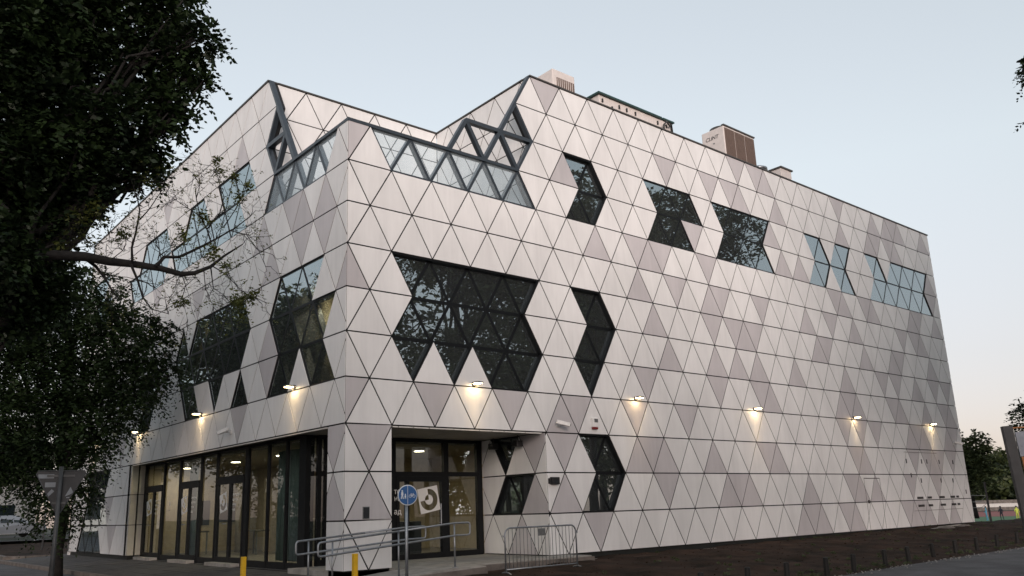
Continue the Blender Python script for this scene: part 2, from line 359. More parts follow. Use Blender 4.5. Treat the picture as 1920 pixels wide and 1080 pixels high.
FACES = {
 'R': dict(fn=fR, e=ER, par=1, s0=0.0, s1=XR, k0=0, k1=13, win=wcR, dark=set(DARK_R), skip=in_open_R),
 'L': dict(fn=fL, e=EL, par=0, s0=0.0, s1=YL, k0=0, k1=13, win=wcL, dark=set(DARK_L), skip=in_open_L),
 'A': dict(fn=fA, e=EA, par=1, s0=0.0, s1=XB, k0=9, k1=13, win=set(), dark=set(), skip=lambda k, j: False),
 'B': dict(fn=fB, e=EB, par=1, s0=0.0, s1=YA, k0=9, k1=13, win=set(), dark=set(), skip=lambda k, j: False),
 'C': dict(fn=fC, e=EC - 0, par=1, s0=0.0, s1=YG, k0=0, k1=3, win=wcC, dark=set(DARK_C), skip=lambda k, j: False)}
JG = 0.0165
cam_inv = cam.matrix_world.inverted()
def in_opening(face, poly):
    """ground floor recess: returns clipped polygons outside the opening"""
    if face == 'R':
        z = max(p[1] for p in poly)
        if z <= ZS + 1e-6:
            out = []
            a = clip(poly, 0, XO0, True)
            if len(a) > 2 and abs(area(a)) > 1e-4: out.append(a)
            a = clip(poly, 0, XO1, False)
            if len(a) > 2 and abs(area(a)) > 1e-4: out.append(a)
            return out
    if face == 'L':
        z = max(p[1] for p in poly)
        if z <= ZS + 1e-6:
            out = []
            a = clip(poly, 0, YP, True)
            if len(a) > 2 and abs(area(a)) > 1e-4: out.append(a)
            a = clip(poly, 0, YO, False)
            if len(a) > 2 and abs(area(a)) > 1e-4: out.append(a)
            return out
    return [poly]
panels = []      # (screen size, face, polygon, dark)
wallmb = MB()
random.seed(4)
for fname, F in FACES.items():
    n = int((F['s1'] - F['s0']) / HW) + 4
    for k in range(F['k0'], F['k1']):
        for j in range(-3, n):
            if F['skip'](k, j): continue
            poly, up = tri(F['e'], F['par'], k, j)
            if fname == 'C' : poly, up = tri(F['e'] , 1, k, j) if False else (poly, up)
            p = clip(clip(poly, 0, F['s0'], False), 0, F['s1'], True)
            if len(p) < 3 or abs(area(p)) < 2e-3: continue
            if (k, j) in F['win']: continue
            for q in in_opening(fname, p):
                if area(q) < 0: q = q[::-1]
                # backing wall with reveals towards windows
                fn = F['fn']
                w0 = F['s0']+0.06; w1 = F['s1']-0.06
                if fname == 'R' and max(b for a, b in q) < ZS+1e-6:
                    if q[0][0] <= XO0+1e-6: w1 = XO0-0.06
                    else: w0 = XO1+0.06
                if fname == 'L' and max(b for a, b in q) < ZS+1e-6:
                    if min(a for a, b in q) < YP: w1 = YP-0.06
                    else: w0 = YO+0.06
                qb = clip(clip(q, 0, w0, False), 0, w1, True)
                if len(qb) > 2 and area(qb) > 1e-4: wallmb.prism(qb, fn, -0.030, -0.28)
                qi = inset(q, JG)
                if len(qi) < 3 or area(qi) < 1.5e-3: continue
                c = Vector(fn(sum(a for a, b in qi)/len(qi), sum(b for a, b in qi)/len(qi), 0))
                cc = cam_inv @ c
                scr = area(qi) / cc.length_squared if cc.z < 0 else 0
                if fname in 'L': scr *= 0.75
                panels.append((scr, fname, qi, (k, j) in F['dark'], c))
wallmb.build('wall', M['backing'], building)
panels.sort(key=lambda t: -t[0])
rest = {0: MB(), 1: MB()}
mesh_cache = {}
for i, (scr, fname, q, dk, c) in enumerate(panels):
    fn = FACES[fname]['fn']
    if i < 300:
        base = Vector(fn(q[0][0], q[0][1], 0))
        key = (fname, dk, tuple((round(a-q[0][0], 3), round(b-q[0][1], 3)) for a, b in q))
        if key not in mesh_cache:
            mb = MB(); mb.prism(q, fn, 0.0, -0.012)
            me = bpy.data.meshes.new('facade_panel'); me.from_pydata([tuple(Vector(v)-base) for v in mb.v], [], mb.f)
            me.materials.append(M['panel_dark' if dk else 'panel']); me.update(); mesh_cache[key] = me
        o = bpy.data.objects.new('facade_panel', mesh_cache[key]); COL.objects.link(o); o.parent = building
        o.location = base
        a = rad(0.12)
        o.rotation_euler = (random.uniform(-a, a), 0, random.uniform(-a, a)) if fname in 'RA' else (0, random.uniform(-a, a), random.uniform(-a, a))
    else:
        rest[int(dk)].prism(q, fn, 0.0, -0.012)
mb = MB(); nv = len(rest[0].v)
vs = rest[0].v + rest[1].v; fs = rest[0].f + [tuple(i+nv for i in f) for f in rest[1].f]
o = mesh_obj('facade_panels_far', vs, fs, None, building, mats=[M['panel'], M['panel_dark']], mi=[0]*len(rest[0].f)+[1]*len(rest[1].f))
o['kind'] = 'stuff'

# windows ---------------------------------------------------------------
def bar(mb, fn, p, q, hw0, hw1, d0, d1):
    """bar along p->q, from -hw0 (right side) to +hw1 (left side) of the line"""
    dx, dz = q[0]-p[0], q[1]-p[1]; ln = math.hypot(dx, dz); nx, nz = -dz/ln, dx/ln
    mb.prism([(p[0]-nx*hw0, p[1]-nz*hw0), (q[0]-nx*hw0, q[1]-nz*hw0), (q[0]+nx*hw1, q[1]+nz*hw1), (p[0]+nx*hw1, p[1]+nz*hw1)], fn, d0, d1)
def edges_of(cells, e, par):
    E = {}
    for (k, j) in cells:
        t, up = tri(e, par, k, j)
        if area(t) < 0: t = t[::-1]
        for a in range(3):
            p, q = t[a], t[(a+1) % 3]; key = tuple(sorted([(round(p[0], 3), round(p[1], 3)), (round(q[0], 3), round(q[1], 3))]))
            E.setdefault(key, []).append((p, q))
    return E
def eps(p, q):
    if abs(p[1]-q[1]) < 1e-3: return 0.0
    return 0.003 if (q[0]-p[0])*(q[1]-p[1]) > 0 else 0.006
def make_window(face, cells, glass, parent, name='window', dg=-0.15, ow=0.035, iw=0.042, d_out=(-0.032, -0.27), gthick=0.008):
    F = FACES[face]; fn = F['fn']; cs = seg_cells(cells) if isinstance(cells, dict) else set(cells)
    mb = MB()
    for key, lst in edges_of(cs, F['e'], F['par']).items():
        p, q = lst[0]; ep = eps(p, q)
        if len(lst) == 1: bar(mb, fn, p, q, -0.002, ow, d_out[0]-ep, dg-0.12+ep)
        else: bar(mb, fn, p, q, iw, iw, dg+0.008-ep, dg-0.14+ep)
    w = mb.build(name, M['frame'], parent)
    for (k, j) in sorted(cs):
        t, up = tri(F['e'], F['par'], k, j)
        if area(t) < 0: t = t[::-1]
        g = MB(); g.prism(inset(t, 0.027), fn, dg, dg-gthick); g.build('glass_pane', glass, w)
    return w
for i_, c in enumerate(WIN_R): make_window('R', c, M['glass'], building, dg=-0.045 if 3 <= i_ <= 6 else -0.15, iw=0.026 if 3 <= i_ <= 6 else 0.044)
for c in WIN_L: make_window('L', c, M['glass'], building, dg=-0.045, iw=0.034)
for c in WIN_C: make_window('C', c, M['glass'], building)

# glass balustrade strips of the terrace (thick steel bars)
def strip(face, cells):
    F = FACES[face]; fn = F['fn']; mb = MB()
    for key, lst in edges_of(set(cells), F['e'], F['par']).items():
        p, q = lst[0]; ep = eps(p, q)
        if len(lst) == 1 and ep == 0 and p[1] > Z0 + 9.5*S: continue
        if len(lst) == 1: bar(mb, fn, p, q, 0.0, 0.04, -0.02-ep, -0.16+ep)
        else: bar(mb, fn, p, q, 0.035, 0.035, -0.03-ep, -0.20+ep)
    w = mb.build('balustrade', M['steel'], building)
    for (k, j) in cells:
        t, up = tri(F['e'], F['par'], k, j)
        if area(t) < 0: t = t[::-1]
        g = MB(); g.prism(inset(t, 0.015), fn, -0.05, -0.058); g.build('glass_pane', M['glass_clear'], w)
strip('R', [(9, j) for j in range(1, 9)])
strip('L', [(9, j) for j in range(0, 6)])

# open steel frames above the terrace
def node(face, h, k): F = FACES[face]; return (F['e'] + h*HW, Z0 + k*S)
def member(mb, face, a, b, w=0.075, d0=-0.0, d1=-0.15):
    p, q = node(face, *a), node(face, *b); ep = eps(p, q); bar(mb, FACES[face]['fn'], p, q, w, w, d0-ep, d1+ep)
mb = MB()
for a, b in [((5, 10), (6, 11)), ((6, 11), (8, 11)), ((8, 11), (10, 11)), ((6, 11), (7, 10)), ((7, 10), (8, 11)), ((8, 11), (9, 10)), ((9, 10), (10, 11)), ((8, 11), (9, 12)), ((9, 12), (10, 13))]:
    member(mb, 'R', a, b, 0.055)
member(mb, 'R', (9, 12), (10, 11), 0.05)
mb.build('steel_frame', M['steel'], building)
mb = MB()
for a, b in [((7, 13), (6, 12)), ((6, 12), (5, 11)), ((5, 11), (4, 10)), ((6, 12), (7, 11)), ((7, 11), (6, 10)), ((7, 11), (5, 11)), ((5, 11), (6, 10))]:
    member(mb, 'L', a, b, 0.062)
mb.build('steel_frame', M['steel'], building)
# terrace rail on top of the balustrade (line 10)
mb = MB(); z10 = Z0 + 10*S
mb.box(-0.012, -0.012, z10-0.035, XB-HW, 0.17, z10+0.05); mb.box(-0.010, 0.171, z10-0.033, 0.17, EL+6*HW, z10+0.048)
mb.build('terrace_rail', M['steel'], building)
# copings
mb = MB(); zt = TOP
mb.box(XB-0.02, -0.035, zt, XR+0.03, 0.30, zt+0.045)
mb.box(-0.035, YA-0.02, zt, 0.30, YL+0.03, zt+0.045)
mb.box(0.301, YA-0.035, zt+0.001, XB+0.28, YA+0.30, zt+0.044)
mb.box(XB-0.035, 0.301, zt+0.002, XB+0.28, YA-0.036, zt+0.043)
mb.build('coping', M['coping'], building)
# base plinth of dark membrane (below the cladding)
mb = MB()
mb.box(XO1+0.02, 0.07, -0.6, XR-0.05, 0.3, Z0+0.01); mb.build('plinth', M['plinth'], building); mb = MB(); mb.box(0.07, YO+0.05, -0.6, 0.3, YL-0.05, Z0+0.01); mb.build('plinth', M['plinth'], building); mb = MB()
mb.box(0.05, 0.05, -0.6, XO0-0.05, YP-0.05, Z0+0.01)
mb.build('plinth', M['plinth'], building)
# corner pillar inner faces and recess returns
mb = MB()
mb.box(0.285, 0.285, Z0, XO0-0.001, YP, ZS-0.002)
mb.build('pillar_core', M['panel'], building)
# return wall at the far end of the left recess (two cream panels with dark joint)
for (a, b) in ((0.02, 0.235), (0.30, 0.50)):
    for k in range(3):
        g = MB(); g.box(a, YO-0.04, Z0+k*S+0.012, b, YO+0.05, Z0+(k+1)*S-0.012); g.build('return_panel', M['cream'], building)
g = MB(); g.box(0.0, YO+0.06, Z0, 0.6, YO+0.28, ZS); g.build('return_wall', M['backing'], building)

# soffit of the recess with its pale lip
mb = MB()
mb.box(0.06, 0.06, ZS+0.02, XO1+0.2, YG+0.3, ZS+0.12); mb.box(0.062, YG+0.3, ZS+0.021, XG+0.5, YO+0.2, ZS+0.119)
sof = mb.build('soffit', M['soffit'], building)
for i in range(5):           # soffit sheets
    for kx in range(1):
        g = MB(); x0 = 0.08 + i*1.2; g.box(x0, 0.09, ZS-0.005, min(x0+1.185, XO1-0.01), YG-0.02, ZS+0.019); g.build('soffit_sheet', M['soffit'], sof)
mb = MB(); x = XO0 + 0.02
for i, wd in enumerate((0.17, 0.42, 0.45, 0.73, 0.80, 0.40, 0.40, 0.72, 0.60)):
    mb.box(x, -0.004, ZS-0.045, min(x+wd-0.03, XO1-0.02), 0.05, ZS-0.018); x += wd
    if x > XO1 - 0.1: break
mb.box(-0.004, YP+0.03, ZS-0.045, 0.05, YO-0.03, ZS-0.018)
mb.build('edge_trim', M['led_strip'], building)

# floors, roof, cores ----------------------------------------------------
mb = MB()
mb.box(XB+0.3, 0.31, 13.35, XR-0.3, YL-0.3, 13.6); mb.box(0.31, YA+0.3, 13.352, XB+0.3, YL-0.3, 13.598)
mb.build('roof', M['concrete'], building)
mb = MB()
mb.box(0.31, 0.31, 8.6, XR-0.3, YL-0.3, 8.95); mb.box(0.31, 0.31, 3.75, XR-0.3, YL-0.3, 4.05)
mb.build('floor_slab', M['int_dark'], building)
mb = MB(); mb.box(0.30, 0.30, 9.65, XB, YA, 9.75); mb.build('terrace_floor', M['concrete'], building)
mb = MB()
mb.box(6.2, 6.0, 4.05, 6.35, 20, 8.6); mb.box(6.2, 5.6, 4.051, 28.0, 5.75, 8.599); mb.box(5.2, 6.5, 8.951, 5.35, 20, 13.35); mb.box(6.4, 5.2, 8.95, 28.0, 5.35, 13.349)
mb.box(10.2, 0.4, 4.052, 10.35, 5.6, 8.598); mb.box(14.2, 0.4, 8.952, 14.3, 5.2, 13.348); mb.box(22.2, 0.4, 8.952, 22.3, 5.2, 13.348)
mb.build('interior_wall', M['int_wall'], building)
mb = MB()
mb.box(XR-0.27, 0.30, -0.3, XR-0.02, YL, TOP-0.01); mb.box(0.0, YL-0.25, -0.3, XR-0.3, YL-0.01, TOP-0.012)
mb.build('rear_wall', M['panel'], building)
mb = MB(); mb.box(XO1+0.3, YG+0.15, Z0-0.1, 12.0, YG+0.3, ZS+0.2); mb.box(8.6, 0.35, Z0-0.1, 8.75, YG+0.15, ZS+0.2); mb.box(XO1+0.3, 0.35, Z0-0.1, 12, YG+0.15, Z0); mb.build('interior_wall', M['int_dark'], building)  # dark walls added behind the recess windows to keep the lobby light out
# upper floor furniture silhouettes / columns seen through the glass
for (x, y) in ((0.9, 2.6), (0.9, 7.4), (0.9, 11.5), (3.6, 1.3), (9.0, 1.3)):
    g = MB(); g.tube([(x, y, 4.05), (x, y, 8.6)], 0.16, 14); g.build('column', M['int_warm'] if x < 1 else M['int_dark'], building, True)
g = MB(); g.box(0.95, 0.6, 4.05, 1.05, 3.3, 7.4); g.build('screen_wall', M['int_warm'], building)

# lobby ------------------------------------------------------------------
mb = MB(); mb.box(0.05, 0.05, 0.10, XO1+0.2, YG, Z0-0.012) ; mb.build('entrance_floor', M['concrete'], building)
mb = MB(); mb.box(XG-0.02, YG, 0.05, 8.3, YO, Z0-0.01); mb.build('lobby_floor', M['int_floor'], building)
mb = MB(); mb.box(XG+0.1, YG+0.1, 3.35, 8.3, YO+0.1, 3.44); mb.build('lobby_ceiling', M['int_wall'], building)
mb = MB()
mb.box(8.0, YG+0.2, Z0, 8.12, YO, 3.35); mb.box(4.8, 8.0, Z0, 8.0, 8.12, 3.35); mb.box(XG+0.1, YO-0.05, Z0, 8.0, YO+0.05, 3.35)
mb.build('lobby_wall', M['int_warm'], building)
mb = MB(); mb.box(4.5, 10.2, Z0, 4.62, 15.3, 3.35); mb.box(3.6, 12.0, Z0, 4.5, 12.1, 2.9); mb.build('lobby_wall', M['int_wall'], building)
mb = MB(); mb.bbox(3.0, 5.4, Z0, 3.7, 8.4, 1.45, 0.03); mb.build('reception_desk', M['int_dark'], building)
mb = MB(); mb.box(2.05, 6.9, 1.15, 2.75, 6.95, 2.25); mb.build('picture_panel', M['black_plastic'], building)
mb = MB(); mb.bbox(3.0, YG+1.0, Z0, 4.6, YG+1.6, 1.30, 0.03); mb.build('counter', M['black_plastic'], building)
for (x, y, w_, d_, h_) in ((2.6, 10.4, 0.5, 1.2, 0.78), (1.6, 13.0, 0.45, 0.9, 0.78), (5.2, 6.2, 0.6, 1.2, 0.8)):
    g = MB(); g.bbox(x, y, Z0+h_-0.05, x+w_, y+d_, Z0+h_, 0.01); t_ = g.build('lobby_table', M['int_dark'], building)
    for a, b in ((0.04, 0.04), (w_-0.08, 0.04), (0.04, d_-0.08), (w_-0.08, d_-0.08)):
        g = MB(); g.box(x+a, y+b, Z0, x+a+0.04, y+b+0.04, Z0+h_-0.05); g.build('leg', M['galv_dull'], t_)
for (x0_, x1_, z0_, z1_) in ((2.2, 2.9, 1.3, 2.2), (3.3, 3.9, 1.4, 2.1), (5.6, 6.4, 1.2, 2.3)):
    g = MB(); g.box(x0_, YO-0.09, z0_, x1_, YO-0.052, z1_); g.build('poster', M['black_plastic'], building)
for (y0_, y1_) in ((8.9, 9.9), (10.6, 11.4)):
    g = MB(); g.box(7.96, y0_, 1.2, 7.999, y1_, 2.4); g.build('poster', M['int_dark'], building)
for (xc, yc) in ((3.4, 9.2), (3.4, 13.6)):
    g = MB(); g.tube([(xc, yc, Z0), (xc, yc, 3.35)], 0.17, 16); g.build('column', M['int_wall'], building, True)
# curtains hanging behind some panes
def curtain(y0, y1, x=1.15, mat='curtain'):
    vs, fs = [], []; n = int((y1-y0)/0.05)
    for i in range(n+1):
        y = y0 + (y1-y0)*i/n; dx = 0.05*math.sin(i*1.35) + 0.012*math.sin(i*3.1)
        vs += [(x+dx, y, Z0+0.03), (x+dx*0.6, y, 3.3)]
    for i in range(n): fs.append((2*i, 2*i+2, 2*i+3, 2*i+1))
    o = mesh_obj('curtain', vs, fs, M[mat], building, True)
    md = o.modifiers.new('thick', 'SOLIDIFY'); md.thickness = 0.008
curtain(4.0, 5.15); curtain(5.2, 5.75); curtain(11.9, 12.6)

# ground floor curtain wall, left side (plane x = XG) and entrance side (plane y = YG)
def cw_left(ys, doors, z1=3.45):
    mb = MB()
    for y, wd, dp in ys: mb.box(XG-0.03, y-wd/2, 0.12, XG+dp, y+wd/2, z1+0.03)
    mb.box(XG-0.02, YG+0.03, z1-0.02, XG+0.075, YO-0.06, z1+0.032)
    mb.box(XG-0.021, YG+0.03, Z0-0.20, XG+0.074, YO-0.06, Z0+0.06)
    return mb.build('curtain_wall', M['frame'], building)
yL = [(YG+0.02, 0.0, 0)]
mul = [(2.92, 0.36, 0.20), (3.84, 0.08, 0.05), (4.94, 0.08, 0.05), (6.34, 0.20, 0.06), (8.54, 0.07, 0.05), (9.83, 0.07, 0.05), (11.73, 0.07, 0.05), (13.28, 0.08, 0.05), (15.30, 0.12, 0.05)]
cwl = cw_left(mul, None)
def pane(parent, plane, a0, a1, z0, z1, mat, dep=0.03):
    g = MB()
    if plane == 'x': g.box(XG+dep, a0, z0, XG+dep+0.008, a1, z1)
    else: g.box(a0, YG-dep-0.008, z0, a1, YG-dep, z1)
    return g.build('glass_pane', mat, parent)
for a, b in ((3.13, 3.71), (3.89, 4.83), (4.97, 6.15), (8.59, 9.74), (11.78, 13.18)):
    pane(cwl, 'x', a, b, Z0+0.06, 3.43, M['glass_shop'])
for a, b in ((6.45, 8.45), (9.88, 11.64), (13.34, 15.2)): pane(cwl, 'x', a, b, 2.72, 3.43, M['glass_shop'])

def logo(parent, fn, c, side, ang=-12, d=0.0):
    """square sticker with a cut-out ring; fn(a, z, d)"""
    vs, fs = [], []
    def sq(t):
        ca, sa = math.cos(t), math.sin(t); r = 0.5/max(abs(ca), abs(sa)); return r
    N = 48; rin, rout = 0.20, 0.43
    def quad(t0, t1, r0, r1):
        n = len(vs)
        for t, r in ((t0, r0[0]), (t1, r0[1]), (t1, r1[1]), (t0, r1[0])):
            x, z = r*math.cos(t), r*math.sin(t); a = rad(ang); X = x*math.cos(a)-z*math.sin(a); Z = x*math.sin(a)+z*math.cos(a)
            vs.append(fn(c[0]+X*side, c[1]+Z*side, d))
        fs.append((n, n+1, n+2, n+3))
    for i in range(N):
        t0, t1 = 2*math.pi*i/N, 2*math.pi*(i+1)/N; tm = (t0+t1)/2
        if math.pi/2 < tm < math.pi: quad(t0, t1, (rin, rin), (sq(t0), sq(t1)))
        else:
            quad(t0, t1, (0.001, 0.001), (rin, rin)); quad(t0, t1, (rout, rout), (sq(t0), sq(t1)))
    o = mesh_obj('logo_sticker', vs, fs, M['sticker'], parent); return o
def text_obj(name, body, size, mat, M4, parent=None, extrude=0.002, align='LEFT', shear=0.0):
    cu = bpy.data.curves.new(name, 'FONT'); cu.body = body; cu.size = size; cu.extrude = extrude; cu.align_x = align; cu.shear = shear
    t = bpy.data.objects.new(name, cu); COL.objects.link(t)
    dg = bpy.context.evaluated_depsgraph_get(); me = bpy.data.meshes.new_from_object(t.evaluated_get(dg))
    bpy.data.objects.remove(t); me.materials.clear(); me.materials.append(mat)
    o = bpy.data.objects.new(name, me); COL.objects.link(o); o.matrix_world = M4
    if parent: o.parent = parent
    return o
MX = Matrix(((0, 0, -1, 0), (-1, 0, 0, 0), (0, 1, 0, 0), (0, 0, 0, 1)))       # text on a wall facing -X
MY = Matrix(((1, 0, 0, 0), (0, 0, -1, 0), (0, 1, 0, 0), (0, 0, 0, 1)))        # text on a wall facing -Y
def door_left(y0, y1, zt=2.66):
    mb = MB(); fw = 0.09
    mb.box(XG-0.034, y0, Z0-0.02, XG+0.045, y0+fw, zt); mb.box(XG-0.034, y1-fw, Z0-0.02, XG+0.045, y1, zt)
    mb.box(XG-0.036, y0+fw, zt-0.16, XG+0.043, y1-fw, zt+0.06); ym = (y0+y1)/2
    mb.box(XG-0.030, ym-0.085, Z0+0.02, XG+0.04, ym+0.085, zt-0.16); mb.box(XG-0.029, y0+fw, Z0-0.01, XG+0.039, y1-fw, Z0+0.11)
    d = mb.build('entrance_door', M['frame'], building)
    for a, b in ((y0+fw, ym-0.11), (ym+0.11, y1-fw)):
        g = MB(); g.box(XG, a, Z0+0.11, XG+0.008, b, zt-0.16); g.build('glass_pane', M['glass_shop'], d)
    g = MB(); g.tube([(XG-0.10, ym+0.16, 1.38), (XG-0.10, ym+0.30, 1.38)], 0.016, 8); g.tube([(XG-0.10, ym+0.16, 1.38), (XG-0.04, ym+0.16, 1.38)], 0.014, 8)
    g.build('handle', M['galv'], d)
    fnl = lambda a, z, dd: (XG-0.006, -a, z)
    logo(d, lambda a, z, dd: (XG-0.006, -a, z), (-(ym+0.11+(y1-fw-ym-0.11)*0.52), 1.98), min(0.52, (y1-y0)*0.30), 12)
    for i, wd in enumerate((0.34, 0.30, 0.22, 0.28)):
        tx = text_obj('door_text', ('културни', 'центар', 'нови', 'сад')[i], 0.105, M['sticker'], Matrix.Translation((XG-0.006, ym-0.17, 2.16-0.14*i)) @ MX, d, 0.001)
    mbx = MB(); mbx.box(XG-0.32, y0+0.02, Z0-0.20, XG-0.065, y1-0.02, Z0-0.03); mbx.build('door_step', M['concrete'], building)
door_left(6.47, 8.43); door_left(9.90, 11.62); door_left(13.36, 15.18)
text_obj('door_text', 'ц', 0.22, M['sticker'], Matrix.Translation((XG+0.02, 12.75, 2.02)) @ MX, cwl, 0.001)
text_obj('door_text', 'нс', 0.12, M['sticker'], Matrix.Translation((XG+0.02, 12.75, 1.82)) @ MX, cwl, 0.001)

mb = MB()
mb.box(XG+0.26, YG-0.05, Z0-0.02, 5.95, YG+0.05, Z0+0.13); mb.box(XG+0.26, YG-0.049, 3.40, 5.95, YG+0.049, 3.47)
for x, wd in ((0.82, 0.10), (1.02, 0.10), (2.95, 0.22), (4.72, 0.16), (5.90, 0.18)): mb.box(x-wd/2, YG-0.06, Z0, x+wd/2, YG+0.06, 3.45)
mb.box(0.8, YG-0.055, 2.48, 5.9, YG+0.055, 2.60)
cwe = mb.build('curtain_wall', M['frame'], building)
for a, b, z0, z1 in ((1.07, 2.84, Z0+0.13, 2.48), (4.80, 5.81, Z0+0.13, 2.48), (4.80, 5.81, 2.60, 3.40), (1.07, 2.84, 2.6, 3.4), (3.06, 4.64, 2.60, 3.40), (0.6, 0.77, Z0+0.13, 2.48), (0.6, 0.77, 2.6, 3.4), (0.87, 0.97, Z0+0.13, 2.48), (0.87, 0.97, 2.6, 3.4)):
    pane(cwe, 'y', a, b, z0, z1, M['glass_shop'], 0.0)
# double door of the entrance side
mb = MB(); a0, a1 = 3.06, 4.64
mb.box(a0, YG-0.08, Z0, a0+0.10, YG+0.05, 2.48); mb.box(a1-0.10, YG-0.08, Z0, a1, YG+0.05, 2.48); mb.box(a0+0.1, YG-0.079, 2.34, a1-0.1, YG+0.049, 2.478)
mb.box(3.38, YG-0.075, Z0+0.1, 3.47, YG+0.045, 2.34); mb.box(a0+0.1, YG-0.076, Z0, a1-0.1, YG+0.044, Z0+0.12)
dr = mb.build('entrance_door', M['frame'], building)
for a, b in ((3.16, 3.38), (3.47, 4.54)):
    g = MB(); g.box(a, YG-0.03, Z0+0.12, b, YG-0.022, 2.34); g.build('glass_pane', M['glass_shop'], dr)
g = MB(); g.tube([(4.46, YG-0.14, 1.2), (4.46, YG-0.14, 1.75)], 0.018, 8); g.tube([(4.46, YG-0.14, 1.25), (4.46, YG-0.07, 1.25)], 0.014, 8); g.tube([(4.46, YG-0.14, 1.7), (4.46, YG-0.07, 1.7)], 0.014, 8); g.build('handle', M['galv'], dr)
logo(dr, lambda a, z, dd: (a, YG-0.085, z), (4.10, 1.86), 0.66, 10)
for i, t in enumerate(('тс', 'ни', 'ад')):
    text_obj('door_text', t, 0.20, M['sticker'], Matrix.Translation((2.98, YG-0.085, (2.02, 1.84, 1.50)[i])) @ MY, dr, 0.001)

# ceiling downlights in the lobby (lit)
def downlight(x, y, z, r=0.16, e=None, label='', watts=28):
    g = MB(); g.lathe([(r+0.03, 0.0), (r+0.03, -0.02), (r, -0.022)], (0, 0, 0)); o = empty('ceiling_light', (x, y, z))
    g.build('rim', M['white_plastic'], o); g = MB(); g.lathe([(r-0.005, -0.018), (r-0.005, -0.030)], (0, 0, 0)); g.build('diffuser', e or M['downlight'], o)
    tag(o, label, 'ceiling light', 'round downlights in the lobby ceiling')
    if watts:
        ld = bpy.data.lights.new('downlight', 'AREA'); ld.shape = 'DISK'; ld.size = r*1.6; ld.energy = watts; ld.color = (1, 0.84, 0.60); ld.spread = rad(178)
        lo = bpy.data.objects.new('downlight_light', ld); COL.objects.link(lo); lo.parent = o; lo.location = (0, 0, -0.05)
for i, (x, y, lb) in enumerate([(2.2, 4.6, 'lit round downlight just behind the thick corner mullion'), (2.0, 7.4, 'lit round downlight behind the nearest glazed double door'), (1.9, 10.6, 'lit round downlight behind the middle glazed double door'),
                                (1.6, 14.2, 'small lit downlight behind the farthest glazed door'), (4.1, 5.0, 'lit round downlight above the door with the large logo, left one'), (5.2, 4.7, 'lit round downlight above the door with the large logo, right one'),
                                (3.0, 8.9, 'lit round downlight deeper in the lobby behind the nearest door')]):
    downlight(x, y, 3.345, 0.15, None, lb, 4.0 if x > 4 else 5.5)
downlight(0.58, 1.5, 7.2, 0.13, None, 'lit lamp giving the amber glow inside the upper window next to the corner', 22)
o = empty('ceiling_light', (1.3, 10.6, 8.57)); g = MB(); g.lathe([(0.14, 0), (0.14, -0.03), (0.10, -0.035)]); g.build('diffuser', M['downlight_dim'], o)
tag(o, 'single small lit lamp inside the dark upper window of the left facade', 'ceiling light')

# ------------------------------------------------------------------ wall lamps
LAMPS = [('R', 3.66, 'second lamp from the building corner, under the large window of the right facade'), ('R', 9.75, 'lit wall lamp right of the narrow chevron window'), ('R', 15.85, 'lit wall lamp in the middle of the long right facade'),
         ('R', 22.6, 'lit wall lamp one before the far end of the right facade'), ('R', 29.3, 'lit wall lamp farthest along the right facade'),
         ('L', 2.49, 'lit wall lamp under the amber window, nearest the corner on the left facade'), ('L', 8.75, 'lit wall lamp above the entrance doors, left facade'), ('L', 14.82, 'lit wall lamp beside the hanging tree foliage, left facade'), ('L', 20.9, 'lit wall lamp half hidden by leaves, farthest on the left facade')]
def wall_lamp(face, s, label):
    z = 4.62; rz = 0 if face == 'R' else -math.pi/2
    o = empty('wall_lamp', (s, 0, z) if face == 'R' else (0, s, z), rz)      # local -Y points away from the wall
    g = MB(); g.bbox(-0.05, -0.05, -0.05, 0.05, 0.0, 0.05, 0.008); g.build('bracket', M['black_plastic'], o)
    g = MB(); g.bbox(-0.10, -0.27, 0.0, 0.10, -0.05, 0.04, 0.010); g.build('housing', M['galv_dull'], o)
    g = MB(); g.box(-0.08, -0.25, -0.010, 0.08, -0.08, -0.0005); g.build('lens', M['bulb'], o)
    ld = bpy.data.lights.new('lamp_beam', 'SPOT'); ld.energy = 14; ld.color = (1.0, 0.70, 0.38); ld.spot_size = rad(62); ld.spot_blend = 0.9; ld.shadow_soft_size = 0.05
    lo = bpy.data.objects.new('lamp_beam', ld); COL.objects.link(lo); lo.parent = o; lo.location = (0, -0.17, -0.03); lo.rotation_euler = (rad(-9), 0, 0)
    tag(o, label, 'wall lamp', 'downward wall lamps on the facades')
for l_ in LAMPS: wall_lamp(*l_)

# cameras, siren, boxes --------------------------------------------------
def security_camera(face, s, z, label, turn=0.5, pole=False):
    o = empty('security_camera', (s, 0, z) if face == 'R' else (0, s, z), 0 if face == 'R' else -math.pi/2)
    g = MB(); g.bbox(-0.06, -0.03, -0.06, 0.06, 0, 0.06, 0.008); g.tube([(0, -0.03, 0), (0, -0.16, -0.02), (0, -0.18, 0.0)], 0.02, 8); g.build('bracket', M['white_plastic'], o)
    g = MB(); g.bbox(-0.05, -0.20, -0.055, 0.05, 0.18, 0.05, 0.014); b = g.build('body', M['white_plastic'], o)
    b.location = (0, -0.22, 0.02); b.rotation_euler = (rad(14), 0, turn)
    g = MB(); g.lathe([(0.035, -0.201), (0.035, -0.215), (0.02, -0.217)], (0, 0, 0), 'y'); l = g.build('lens', M['black_plastic'], b)
    tag(o, label, 'security camera', 'security cameras on the building')
security_camera('R', 6.50, 3.72, 'white bullet security camera above the right end of the entrance recess', 1.1)
security_camera('L', 6.41, 3.88, 'white bullet security camera above the glazed entrance doors', -1.1)
security_camera('R', 31.4, 3.84, 'small white security camera at the far right end of the facade', 1.0)
